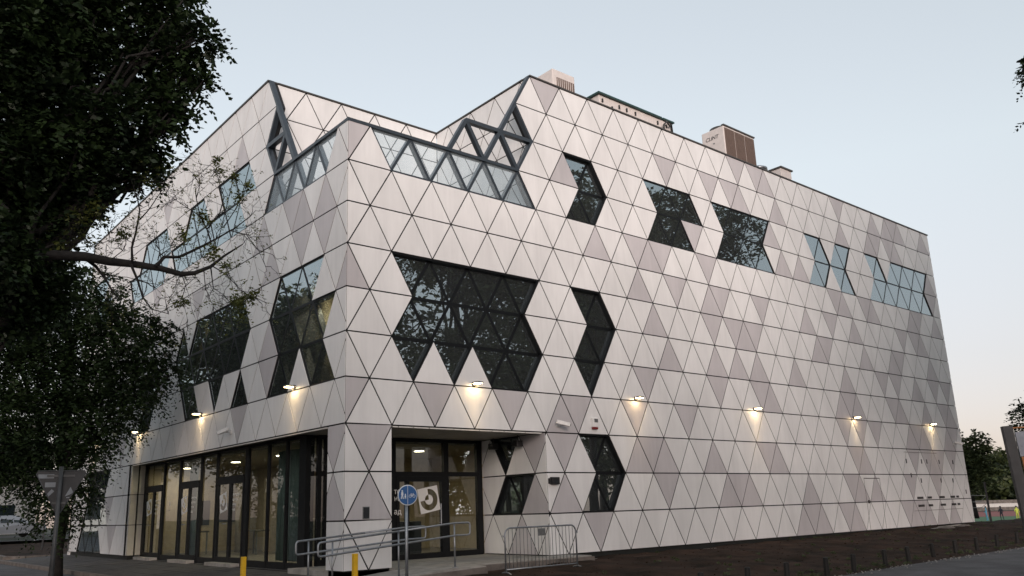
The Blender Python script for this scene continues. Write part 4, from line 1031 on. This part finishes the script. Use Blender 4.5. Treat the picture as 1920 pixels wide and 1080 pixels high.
for s_ in (-1, 1):
    for a in ([(-1.78, 1.02), (-1.62, 1.38), (-0.95, 1.41), (-0.95, 1.02)], [(-0.88, 1.02), (-0.88, 1.41), (-0.15, 1.42), (-0.10, 1.02)], [(-0.03, 1.02), (-0.07, 1.42), (0.22, 1.38), (0.80, 1.02)]):
        if area(a) < 0: a = a[::-1]
        g = MB(); g.prism(a, lambda x, z, dd: (x, s_*(0.705-dd*0), z), 0, 0) if False else None
        vs = [(x, s_*(0.872 - 0.21*max(0, (z-0.98)/0.45)*0.9), z) for x, z in a]; vs2 = [(x, y-s_*0.02, z) for x, y, z in vs]
        mesh_obj('side_window', vs+vs2, [(0,1,2,3), (7,6,5,4), (0,4,5,1), (1,5,6,2), (2,6,7,3), (3,7,4,0)], M['car_glass'], car)
    for wx in (-1.35, 1.38):
        g = MB(); g.lathe([(0.20, -0.10), (0.31, -0.09), (0.32, 0), (0.31, 0.09), (0.20, 0.10)], (wx, s_*0.80, 0.32), 'y', 20); w_ = g.build('wheel', M['tyre'], car, True)
        g = MB(); g.lathe([(0.19, -0.105), (0.12, -0.11), (0.05, -0.112)] if s_ < 0 else [(0.05, 0.112), (0.12, 0.11), (0.19, 0.105)], (wx, s_*0.80, 0.32), 'y', 16); g.build('rim', M['galv_dull'], w_)
    g = MB(); g.box(-2.26, s_*0.62-0.12, 0.75, -2.18, s_*0.62+0.12, 1.0); g.build('tail_lamp', M['lamp_red'], car)
    g = MB(); g.box(2.08, s_*0.62-0.14, 0.60, 2.20, s_*0.62+0.14, 0.74); g.build('headlight', M['car_glass'], car)
car2 = empty('parked_car', (-3.2, 52.0, 0.66), rad(8))
for ch in list(car.children):
    c = ch.copy(); COL.objects.link(c); c.parent = car2
    for gc in ch.children: d2 = gc.copy(); COL.objects.link(d2); d2.parent = c
tag(car2, 'second car half out of the frame behind the silver estate', 'car', None)

# pale building far left behind the car
o = empty('pale_house', (-4, 82, 0.6)); g = MB(); g.box(-18, 0, 0, 14, 9, 5.2); g.build('wall', M['pale_wall'], o)
g = MB(); g.add([(-18.5, -0.5, 5.2), (14.5, -0.5, 5.2), (14.5, 9.5, 5.2), (-18.5, 9.5, 5.2), (-18.5, 4.5, 7.4), (14.5, 4.5, 7.4)], [(0,1,5,4), (2,3,4,5), (0,4,3), (1,2,5), (0,3,2,1)]); g.build('roof', M['concrete_dark'], o)
for i in range(8):
    g = MB(); g.box(-16+i*3.8, -0.03, 1.2, -14.6+i*3.8, -0.005, 2.9); w_ = g.build('window', M['car_glass'], o)
tag(o, 'pale low house glimpsed behind the parked cars on the left', 'house')

# ------------------------------------------------------------------ right background: pitch, hoarding, posts, people
def along(u, d, z=0.0): p = CAM + Vector((0.945, 0.327, 0))*d + Vector((0.327, -0.945, 0))*((u-1870)/1547*d); return (p.x, p.y, z)
mb = MB(); mb.add([along(1700, 95, -1.70), along(2050, 95, -1.70), along(2050, 150, -1.70), along(1700, 150, -1.70)], [(0,1,2,3)]); tag(mb.build('sports_pitch', M['pitch']), kind='structure')
mb = MB(); mb.add([along(1700, 150.3, -1.69), along(2050, 150.3, -1.69), along(2050, 195, -1.69), along(1700, 195, -1.69)], [(0,1,2,3)]); tag(mb.build('running_track', M['track']), kind='structure')
o = empty('hoarding', (12.24, -9.0, 0.0), rad(-52)); g = MB(); g.box(-0.10, -0.08, 0, 0.10, 0.08, 3.05); g.build('post', M['sign_back'], o)
g = MB(); g.box(0.14, -0.03, 2.35, 4.2, 0.02, 2.90); g.build('grey_panel', M['hoard'], o); g = MB(); g.box(0.16, -0.032, 1.86, 4.2, 0.018, 2.34); g.build('orange_panel', M['orange'], o)
g = MB(); g.box(-0.06, -0.06, 2.98, 4.3, 0.06, 3.01); g.build('top_rail', M['orange'], o); g = MB(); g.box(4.2, -0.05, 0, 4.3, 0.05, 2.98); g.build('post', M['sign_back'], o)
o.rotation_euler = (0, rad(-2.5), rad(-52))
tag(o, 'roadside hoarding with grey and orange panels cut off by the right edge', 'hoarding')
g = MB(); g.tube([(0, 0, -0.3), (0.0, 0, 1.9)], 0.05, 8); o = g.build('fence_post', M['black_plastic']); o.location = (33.0, -0.42, 0.2); tag(o, 'thin black post just right of the far end of the building', 'post')
g = MB()
for k in range(2): g.tube([(32.4, 0.6, 1.55-0.28*k), (33.0, -0.42, 1.5-0.30*k), (36, 1.0, 1.25-0.3*k), (44, 5, 1.1-0.3*k)], 0.012, 5)
o = g.build('fence_wire', M['galv_dull']); tag(o, 'sagging wires strung from the far end of the building', 'fence wire')
# stands behind the pitch
o = empty('spectator_stand', along(1880, 205, -1.7), rad(-71))
for i in range(3):
    g = MB(); g.box(-30, -1.0+i*1.1, 0, 30, 0.1+i*1.1, 0.7+0.7*i); g.build('step', M['concrete_dark'] if i != 1 else M['pale_wall'], o)
tag(o, 'low stepped spectator stand beyond the running track', 'stand')
def person(x, y, z, rz, top, legs, lb, arms=0.25, scale=1.0):
    o = empty('person', (x, y, z), rz)
    vs = [(0,0,0.95),(0,0,1.15),(0,0,1.38),(0,0,1.50),(0,0,1.66),(0.10,0,0.92),(0.12,0.03,0.50),(0.13,-0.02,0.06),(0.13,0.14,0.03),(-0.10,0,0.92),(-0.14,-0.05,0.50),(-0.16,-0.10,0.06),(-0.16,0.05,0.03),
          (0.19,0,1.40),(0.26,0.04,1.14),(0.24,0.04+arms,1.02),(-0.19,0,1.40),(-0.27,0.0,1.14),(-0.24,arms*0.7,0.96)]
    ed = [(0,1),(1,2),(2,3),(3,4),(0,5),(5,6),(6,7),(7,8),(0,9),(9,10),(10,11),(11,12),(2,13),(13,14),(14,15),(2,16),(16,17),(17,18)]
    rr = [.13,.13,.15,.06,.10,.09,.065,.045,.035,.09,.065,.045,.035,.065,.045,.032,.065,.045,.032]
    me = bpy.data.meshes.new('body'); me.from_pydata(vs, ed, []); b = bpy.data.objects.new('body', me); COL.objects.link(b); b.parent = o
    b.modifiers.new('skin', 'SKIN'); sv = me.skin_vertices[0].data
    for i, r in enumerate(rr): sv[i].radius = (r, r*0.85)
    sv[0].use_root = True
    ss = b.modifiers.new('sub', 'SUBSURF'); ss.levels = ss.render_levels = 1; me.materials.append(top)
    g = MB(); g.lathe([(0.03, 1.60), (0.105, 1.66), (0.11, 1.74), (0.06, 1.81)], (0, 0, 0), n=12); g.build('hair', M['black_plastic'], o, True)
    o.scale = (scale,)*3; tag(o, lb, 'person', 'people on the sports pitch')
M['p_blue'] = pmat('shirt_blue', (0.10, 0.30, 0.42), 0.8); M['p_dark'] = pmat('shirt_dark', (0.02, 0.02, 0.03), 0.8); M['p_yel'] = pmat('shirt_lime', (0.50, 0.55, 0.08), 0.8)
person(*along(1826, 128)[:2], -1.7, 0.4, M['p_blue'], None, 'small figure in a light blue top on the pitch, leftmost')
person(*along(1846, 126)[:2], -1.7, 1.4, M['p_dark'], None, 'small figure in dark clothing on the pitch, between the other two')
person(*along(1867, 124)[:2], -1.7, 2.4, M['p_yel'], None, 'small figure in a lime yellow top on the pitch, rightmost', 0.3)

# ------------------------------------------------------------------ vegetation
def leaf_mesh(name, centers, dirs, size, mat, parent, rs, per=14, spread=0.28, droop=0.5, kind=True, aspect=0.45):
    """sprays of small folded leaflets along short twigs; centers (n,3), dirs (n,3)"""
    n = len(centers); T = n*per
    tt = np.tile(np.linspace(0, 1, per), n); side = np.tile(np.where(np.arange(per) % 2 == 0, 1.0, -1.0), n)
    c = np.repeat(centers, per, 0); d = np.repeat(dirs, per, 0)
    d = d / np.linalg.norm(d, axis=1, keepdims=True)
    up = np.array([0, 0, 1.0]); lat = np.cross(d, up) + rs.normal(0, 0.25, (T, 3)); lat /= np.linalg.norm(lat, axis=1, keepdims=True)
    ln = spread * (0.7 + 0.6*np.repeat(rs.rand(n), per))
    pos = c + d * (tt*ln)[:, None]; pos[:, 2] -= droop * ln * tt**2
    sz = size * (0.65 + 0.7*rs.rand(T)) * (1 - 0.35*tt)
    ax = lat*side[:, None]*0.9 + d*0.55 + rs.normal(0, 0.25, (T, 3)); ax[:, 2] -= 0.25*droop; ax /= np.linalg.norm(ax, axis=1, keepdims=True)
    nn = np.cross(ax, d) + rs.normal(0, 0.35, (T, 3)); bi = np.cross(nn, ax); bi /= np.linalg.norm(bi, axis=1, keepdims=True) + 1e-9
    w = sz * aspect
    p0 = pos; p1 = pos + ax*(sz*0.5)[:, None] + bi*(w*0.5)[:, None]; p2 = pos + ax*sz[:, None]; p3 = pos + ax*(sz*0.5)[:, None] - bi*(w*0.5)[:, None]
    V = np.stack([p0, p1, p2, p3], 1).reshape(-1, 3).astype(np.float32)
    me = bpy.data.meshes.new(name); me.vertices.add(4*T); me.vertices.foreach_set('co', V.ravel())
    me.loops.add(4*T); me.loops.foreach_set('vertex_index', np.arange(4*T, dtype=np.int32)); me.polygons.add(T)
    me.polygons.foreach_set('loop_start', np.arange(0, 4*T, 4, dtype=np.int32))
    try: me.polygons.foreach_set('loop_total', np.full(T, 4, dtype=np.int32))
    except Exception: pass
    me.materials.append(mat); me.update(calc_edges=True)
    o = bpy.data.objects.new(name, me); COL.objects.link(o); o.parent = parent
    return o
def blob_points(blobs, dens, rs, fill=0.35):
    """points in the outer part of ellipsoid blobs, plus a fraction inside; returns points and outward directions"""
    P, D = [], []
    for (x, y, z, rx, rz) in blobs:
        n = int(dens * rx*rx * 4)
        v = rs.normal(0, 1, (n, 3)); v /= np.linalg.norm(v, axis=1, keepdims=True)
        r = np.where(rs.rand(n) < fill, rs.rand(n)**0.6, 0.80 + 0.28*rs.rand(n))
        # lumpy radius
        lump = 1 + 0.16*np.sin(v[:, 0]*7+x*3) * np.sin(v[:, 1]*6+y*2) + 0.12*np.sin(v[:, 2]*9+z)
        p = v * (r*lump)[:, None] * np.array([rx, rx, rz]) + np.array([x, y, z]); P.append(p)
        d = v.copy(); d[:, 2] = d[:, 2]*0.5 - 0.15; D.append(d + rs.normal(0, 0.35, (n, 3)))
    return np.concatenate(P), np.concatenate(D)
def wob(a, b, n, amp, rs):
    a, b = np.array(a, float), np.array(b, float); pts = []
    for i in range(n+1):
        t = i/n; p = a*(1-t)+b*t
        if 0 < i < n: p = p + rs.normal(0, amp, 3)*math.sin(math.pi*t)
        pts.append(tuple(p))
    return pts
def view_pt(u, v, dist):
    d = _M @ Vector(((u-909.893)/1547.17, -(v-568.884)/1547.17, -1.0)); h = math.hypot(d.x, d.y); return CAM + d*(dist/h)
def make_tree(root, blobs, dens, leaf, mat, trunk_top, r0, rs, per=14, spread=0.28, fill=0.35, droop=0.5, limbs=True, aspect=0.45):
    g = MB(); base = np.array(root)
    pts = wob(base + [0, 0, -0.2], trunk_top, 7, 0.10, rs); k = len(pts)
    g.tube(pts, [r0*(1.25 if i == 0 else 1 - 0.45*i/k) for i in range(k)], 12)
    o = empty('tree', root); inv = -np.array(root)
    trunk_v = [(a+inv[0], b+inv[1], c+inv[2]) for a, b, c in g.v]; g.v = trunk_v; g.build('trunk', M['bark'], o, True)
    if limbs:
        g = MB()
        for (x, y, z, rx, rz) in blobs:
            s0 = pts[rs.randint(3, k)]; bp = wob(s0, (x, y, z), 6, 0.18, rs); g.tube(bp, [r0*0.42*(1-0.8*i/6)+0.012 for i in range(7)], 7)
            for q in range(4):
                v = rs.normal(0, 1, 3); v /= np.linalg.norm(v); tp = wob(bp[rs.randint(3, 7)], (x+v[0]*rx*0.9, y+v[1]*rx*0.9, z+v[2]*rz*0.9), 4, 0.08, rs); g.tube(tp, [0.05*r0/0.3*(1-0.8*i/4)+0.006 for i in range(5)], 5)
        g.v = [(a+inv[0], b+inv[1], c+inv[2]) for a, b, c in g.v]; g.build('limbs', M['bark'], o, True)
    P, D = blob_points(blobs, dens, rs, fill)
    cr = leaf_mesh('crown', P + inv, D, leaf, mat, o, rs, per, spread, droop, True, aspect)
    cr['kind'] = 'stuff'
    return o

rs = np.random.RandomState(21)
# big tree overhanging from the left, about 13-16 m from the camera
def B(u, v, d, r, rz=None): p = view_pt(u, v, d); return (p.x, p.y, p.z, r, rz or r*0.85)
b1 = [B(-120, 60, 14, 1.6), B(-70, 300, 14, 1.1), B(20, 60, 14, 0.9), B(40, 210, 14.5, 0.8), B(120, 20, 14, 0.75), B(120, 120, 14.3, 0.6), B(215, 40, 14.5, 0.7), B(310, 25, 14, 0.5), B(365, 75, 13.8, 0.36), B(320, 110, 14.2, 0.45), B(350, 150, 14, 0.32), B(240, 130, 14.5, 0.55),
      B(130, 215, 13.6, 0.62), B(215, 215, 13.8, 0.5), B(300, 195, 14.1, 0.42), B(325, 215, 13.9, 0.26), B(60, 300, 14, 0.6), B(140, 310, 14, 0.52), B(225, 290, 14, 0.46), B(280, 270, 14.2, 0.32), B(130, 385, 14.2, 0.36), B(50, 385, 14.5, 0.5), B(165, 350, 14.1, 0.28), B(285, 318, 14.2, 0.15), B(262, 335, 14.1, 0.13), B(225, 325, 14.1, 0.2),
      B(310, -50, 14.5, 0.6), B(150, -90, 14.5, 1.2), B(-20, -80, 14.5, 1.4), B(90, 430, 14.2, 0.26), B(-60, 480, 14.3, 0.8), B(10, 460, 14.4, 0.5), B(15, 475, 13.1, 0.32), B(-30, 450, 13.0, 0.5), B(45, 545, 14.4, 0.42), B(95, 555, 14.6, 0.3), B(30, 530, 14.6, 0.5), B(-30, 560, 14.6, 0.7), B(80, 470, 14.8, 0.3), B(20, 330, 14.8, 0.8), B(90, 350, 14.8, 0.5)]
t1 = make_tree(tuple(Vector((view_pt(-190, 900, 14.5).x, view_pt(-190, 900, 14.5).y, 0.0))), b1, 120, 0.135, M['leaf_dark'], tuple(view_pt(-120, 250, 14.5)), 0.19, rs, per=13, spread=0.30, fill=0.45, droop=0.7, aspect=0.62)
tag(t1, 'dark leafy tree overhanging from the upper left, nearest the camera', 'tree')
# its long bare limb with thin spring foliage
DL = 13.6
def ppath(lst, wv=0.0): return [tuple(view_pt(u, v, DL + wv*math.sin(i*1.3))) for i, (u, v) in enumerate(lst)]
limb = MB(); inv1 = -np.array(t1.location)
main = [(-130, 430), (-60, 470), (40, 483), (100, 478), (160, 481), (205, 490), (250, 495), (300, 503), (340, 514), (365, 512), (395, 500), (420, 480), (455, 458)]
limb.tube(ppath(main, 0.15), [0.10, 0.10, 0.085, 0.075, 0.075, 0.068, 0.058, 0.050, 0.042, 0.036, 0.028, 0.02, 0.008], 9)
subs = [([(292, 500), (308, 482), (335, 482), (362, 470), (382, 460), (405, 448), (440, 428), (470, 405)], 0.032),
        ([(160, 484), (180, 500), (196, 520), (210, 545), (225, 562)], 0.030), ([(245, 495), (258, 525), (268, 558), (285, 580), (315, 588)], 0.022),
        ([(248, 490), (247, 465), (255, 435), (262, 395), (258, 375), (250, 350)], 0.022), ([(262, 412), (280, 392), (300, 362), (306, 345)], 0.012),
        ([(296, 488), (300, 470), (288, 455)], 0.010), ([(298, 480), (318, 466), (330, 462)], 0.010), ([(395, 500), (400, 540), (418, 552)], 0.012), ([(382, 505), (385, 540), (400, 575)], 0.008),
        ([(395, 452), (388, 430), (375, 405), (368, 372), (375, 345), (362, 325)], 0.014), ([(375, 405), (352, 390), (330, 375), (312, 362)], 0.010), ([(388, 430), (412, 400), (420, 370), (410, 340), (405, 320)], 0.012),
        ([(420, 425), (440, 395), (452, 370), (468, 355)], 0.010), ([(430, 432), (462, 440), (485, 470), (498, 500)], 0.010), ([(400, 500), (425, 515), (452, 545), (480, 560)], 0.010), ([(420, 490), (432, 520), (440, 560)], 0.006),
        ([(40, 483), (70, 470), (110, 455), (150, 452), (180, 430)], 0.016), ([(100, 478), (130, 465), (170, 462), (205, 440)], 0.012), ([(205, 490), (230, 470), (238, 450)], 0.010), ([(340, 512), (348, 535), (342, 560), (352, 600)], 0.008),
        ([(258, 525), (275, 530), (290, 540)], 0.014), ([(455, 458), (462, 448), (458, 440)], 0.006), ([(320, 500), (335, 520), (325, 550)], 0.006), ([(365, 470), (372, 500), (366, 520)], 0.006)]
tips = []
for lst, r in subs:
    pp = ppath(lst, 0.10); k = len(pp); limb.tube(pp, [r*(1-0.75*i/(k-1)) for i in range(k)], 6)
    for i in range(1, k):
        for q in range(3):
            a = np.array(pp[i]); dv = np.array(pp[i]) - np.array(pp[i-1]); dv /= np.linalg.norm(dv); v = dv*0.5 + rs.normal(0, 0.8, 3); v[2] += 0.15; v /= np.linalg.norm(v)
            L = rs.uniform(0.18, 0.55); e = a + v*L; tw = wob(a, e, 4, 0.03, rs); limb.tube(tw, [0.0055, 0.005, 0.004, 0.003, 0.002], 4)
            for w_ in range(3):
                v2 = v*0.6 + rs.normal(0, 0.6, 3); v2 /= np.linalg.norm(v2); s0 = tw[rs.randint(2, 5)]; e2 = np.array(s0) + v2*rs.uniform(0.08, 0.28); limb.tube([s0, tuple(e2)], [0.003, 0.0015], 3); tips.append((e2, v2))
            tips.append((e, v))
limb.v = [(a+inv1[0], b+inv1[1], c+inv1[2]) for a, b, c in limb.v]
lo_ = limb.build('bare_limb', M['bark'], t1, True)
tp = np.array([t[0] for t in tips]); td = np.array([t[1] for t in tips]); sel = rs.rand(len(tp)) < 0.62
fol = leaf_mesh('young_leaves', tp[sel] + inv1, td[sel] + rs.normal(0, 0.3, td[sel].shape), 0.050, M['leaf_light'], t1, rs, 5, 0.07, 0.3); fol['kind'] = 'stuff'
tuf = []
for (u, v, r) in [(410, 320, .12), (378, 400, .10), (345, 430, .16), (350, 445, .12), (398, 478, .16), (388, 465, .14), (425, 500, .10), (440, 560, .11), (450, 575, .10), (468, 350, .10), (445, 370, .12), (480, 555, .12), (404, 300, .08), (455, 590, .08), (385, 410, .10), (340, 565, .08), (465, 560, .08), (440, 330, .08), (120, 458, .22), (165, 445, .2), (230, 440, .15), (155, 410, .2), (180, 390, .16)]:
    c = np.array(view_pt(u, v, DL+0.05)); m = int(rs.uniform(14, 26)); tuf.append(c + rs.normal(0, r*0.45, (m, 3)))
tuf = np.concatenate(tuf); f2 = leaf_mesh('leaf_tufts', tuf + inv1, rs.normal(0, 1, tuf.shape), 0.075, M['leaf_light'], t1, rs, 5, 0.08, 0.4); f2['kind'] = 'stuff'
wp = np.repeat(np.array(WEEDS), 5, 0) + rs.normal(0, 0.03, (len(WEEDS)*5, 3)); wp[:, 2] = np.repeat(np.array(WEEDS)[:, 2], 5)
wdir = rs.normal(0, 0.5, wp.shape); wdir[:, 2] = 1.0
tag(leaf_mesh('weeds', wp, wdir, 0.06, M['leaf_mid'], None, rs, 5, 0.07, 0.4), kind='stuff')
# second tree lower left, standing beside the left facade
b2 = [B(60, 560, 27, 1.5), B(150, 560, 27, 1.15), B(20, 680, 27, 1.6), B(120, 680, 27, 1.5), B(215, 640, 26.5, 1.2), B(270, 650, 26.5, 0.75), B(240, 720, 26.5, 0.9), B(170, 770, 26.5, 1.1), B(60, 790, 27, 1.4), B(130, 850, 26.5, 0.8), B(20, 860, 27, 0.95), B(215, 790, 26.3, 0.5),
      B(300, 615, 26.5, 0.35), B(305, 680, 26.5, 0.42), B(318, 712, 26.5, 0.26), B(-60, 620, 27, 1.8), B(-60, 800, 27, 1.8), B(-20, 500, 27, 1.2), B(185, 600, 26.8, 0.7), B(265, 745, 26.5, 0.42), B(185, 835, 26.3, 0.42), B(235, 600, 26.5, 0.5), B(40, 530, 27, 1.0), B(-10, 460, 27, 1.1), B(75, 500, 27, 0.6), B(115, 525, 27, 0.6), B(130, 920, 27, 0.55), B(100, 965, 28, 0.55), B(140, 935, 29, 0.4), B(90, 900, 27.5, 0.7)]
root2 = view_pt(112, 1000, 28.5); t2 = make_tree((root2.x, root2.y, 0.0), b2, 62, 0.15, M['leaf_dark'], (root2.x-0.2, root2.y, 7.0), 0.17, rs, per=12, spread=0.50, fill=0.4, droop=0.9, aspect=0.5)
tag(t2, 'dark drooping tree beside the left facade, lower left of the picture', 'tree')
# far trees on the left
for i, (x, y, h, r, lb) in enumerate([(-9, 62, 9, 4.0, 'dark far tree behind the parked cars, leftmost'), (3, 66, 10, 4.2, 'dark far tree behind the silver car'), (12, 60, 9, 3.8, 'dark far tree beyond the left end of the building'), (20, 68, 10, 4.2, 'dark far tree hidden deepest behind the left facade end')]):
    bl = [(x+rs.uniform(-r, r)*0.6, y+rs.uniform(-r, r)*0.6, h*0.35+rs.uniform(0, 1)*h*0.5, r*0.5, r*0.42) for _ in range(8)]
    tt_ = make_tree((x, y, 0.5), bl, 14, 0.42, M['leaf_dark'], (x, y, h*0.7), 0.25, rs, per=8, spread=0.7, fill=0.4, limbs=False); tag(tt_, lb, 'tree')
# trees at the right edge
bR = [B(1932, 785, 46, 0.75), B(1955, 850, 46, 1.1), B(1917, 800, 46, 0.30), B(1990, 770, 46, 1.6), B(1922, 770, 46, 0.3)]
rr_ = view_pt(1965, 930, 46); tR = make_tree((rr_.x, rr_.y, 0), bR, 40, 0.22, M['leaf_dark'], (rr_.x, rr_.y, 5), 0.22, rs, per=8, spread=0.4, limbs=False); tag(tR, 'dark tree rising behind the hoarding at the right edge', 'tree')
bT = [B(1922, 128, 15, 0.10), B(1932, 145, 15, 0.13), B(1950, 120, 15, 0.3), B(2010, 120, 15, 0.6), B(2080, 180, 15, 0.9), B(2100, 60, 15, 1.0)]
rr_ = view_pt(2150, 930, 15); tT = make_tree((rr_.x, rr_.y, 0), bT, 110, 0.09, M['leaf_dark'], tuple(view_pt(2110, 200, 15)), 0.2, rs, per=9, spread=0.16, fill=0.6); tag(tT, 'tree of which only a twig of leaves enters at the upper right edge', 'tree')
bS = [B(1822, 832, 75, 0.9), B(1838, 828, 75, 0.7), B(1815, 850, 75, 1.4), B(1828, 885, 75, 1.6), B(1800, 870, 75, 1.8)]
rr_ = view_pt(1822, 925, 75); tS = make_tree((rr_.x, rr_.y, 0), bS, 22, 0.34, M['leaf_hill'], (rr_.x, rr_.y, 4), 0.2, rs, per=7, spread=0.45, limbs=False); tag(tS, 'loose tree just right of the far end of the building', 'tree')
# wooded hill
hx = np.linspace(180, 560, 34); hy = np.linspace(-120, 420, 36)
def zhill(x, y):
    c = 16.0*math.exp(-((x-330)/75)**2 - ((y-120)/130)**2); return c - 2.2 + 1.0*math.sin(x*0.09)*math.sin(y*0.07)*min(1, c*0.3)
grid_obj('hill', list(hx), list(hy), zhill, M['ground'])
n = 9000; P = np.stack([rs.uniform(200, 340, n), rs.uniform(0, 260, n), np.zeros(n)], 1); P[:, 2] = [zhill(a, b) + abs(rs.normal(0, 2.0)) for a, b, _ in P]
n2 = 1500; Q = np.stack([rs.uniform(196, 206, n2), rs.uniform(10, 150, n2), rs.uniform(-2, 4.5, n2)], 1); P = np.concatenate([P, Q])
wood = leaf_mesh('wooded_hillside', P, rs.normal(0, 1, P.shape), 1.5, M['leaf_hill'], None, rs, 12, 2.4, 0.3, aspect=0.7); tag(wood, kind='stuff')
# trees across the street behind the camera (out of view: mirrored in the glass, some added to block low sky light)
for i, (x, y, h, r) in enumerate([(12, -23, 22, 4.6), (20, -22, 24, 5.0), (28, -23, 24, 4.8), (16, -33, 20, 5.5), (36, -23, 10, 4.5), (45, -24, 10, 4.5), (54, -24, 11, 4.5), (-2, -27, 9, 4), (-12, -28, 9, 4), (34, -24, 26, 4.4), (42, -24, 27, 4.6), (47, -22, 28, 4.4), (38, -21, 27, 4.4), (30, -21, 26, 4.2), (82, -26, 21, 4.5), (74, -27, 16, 4.0), (-14, 38, 18, 5), (-18, 50, 20, 5), (-14, 62, 21, 5), (-23, 34, 17, 5), (-20, 22, 14, 4.5), (-19, -29, 5.5, 3.2), (-28, -36, 7, 4), (-24, -27, 15, 5), (-31, -6, 13, 5), (-33, 14, 12, 5)]):
    bl = [(x+rs.uniform(-r, r)*0.65, y+rs.uniform(-r, r)*0.5, h*0.32+rs.rand()*h*0.55, r*0.48, r*0.42) for _ in range(12)]
    tt_ = make_tree((x, y, 0), bl, 9, 0.46, M['leaf_mid'], (x, y, h*0.7), 0.3, rs, per=8, spread=0.8, fill=0.3)
    if y > -10: tag(tt_, 'tree along the side street that shows only mirrored in the glass of the left facade', 'tree', 'trees mirrored in the left facade')
    else: tag(tt_, 'unseen tree across the street that mirrors in the right facade glass and blocks low sky light', 'tree', 'trees mirrored in the right facade')
for i, x in enumerate((-18, 14, 34)):
    pass
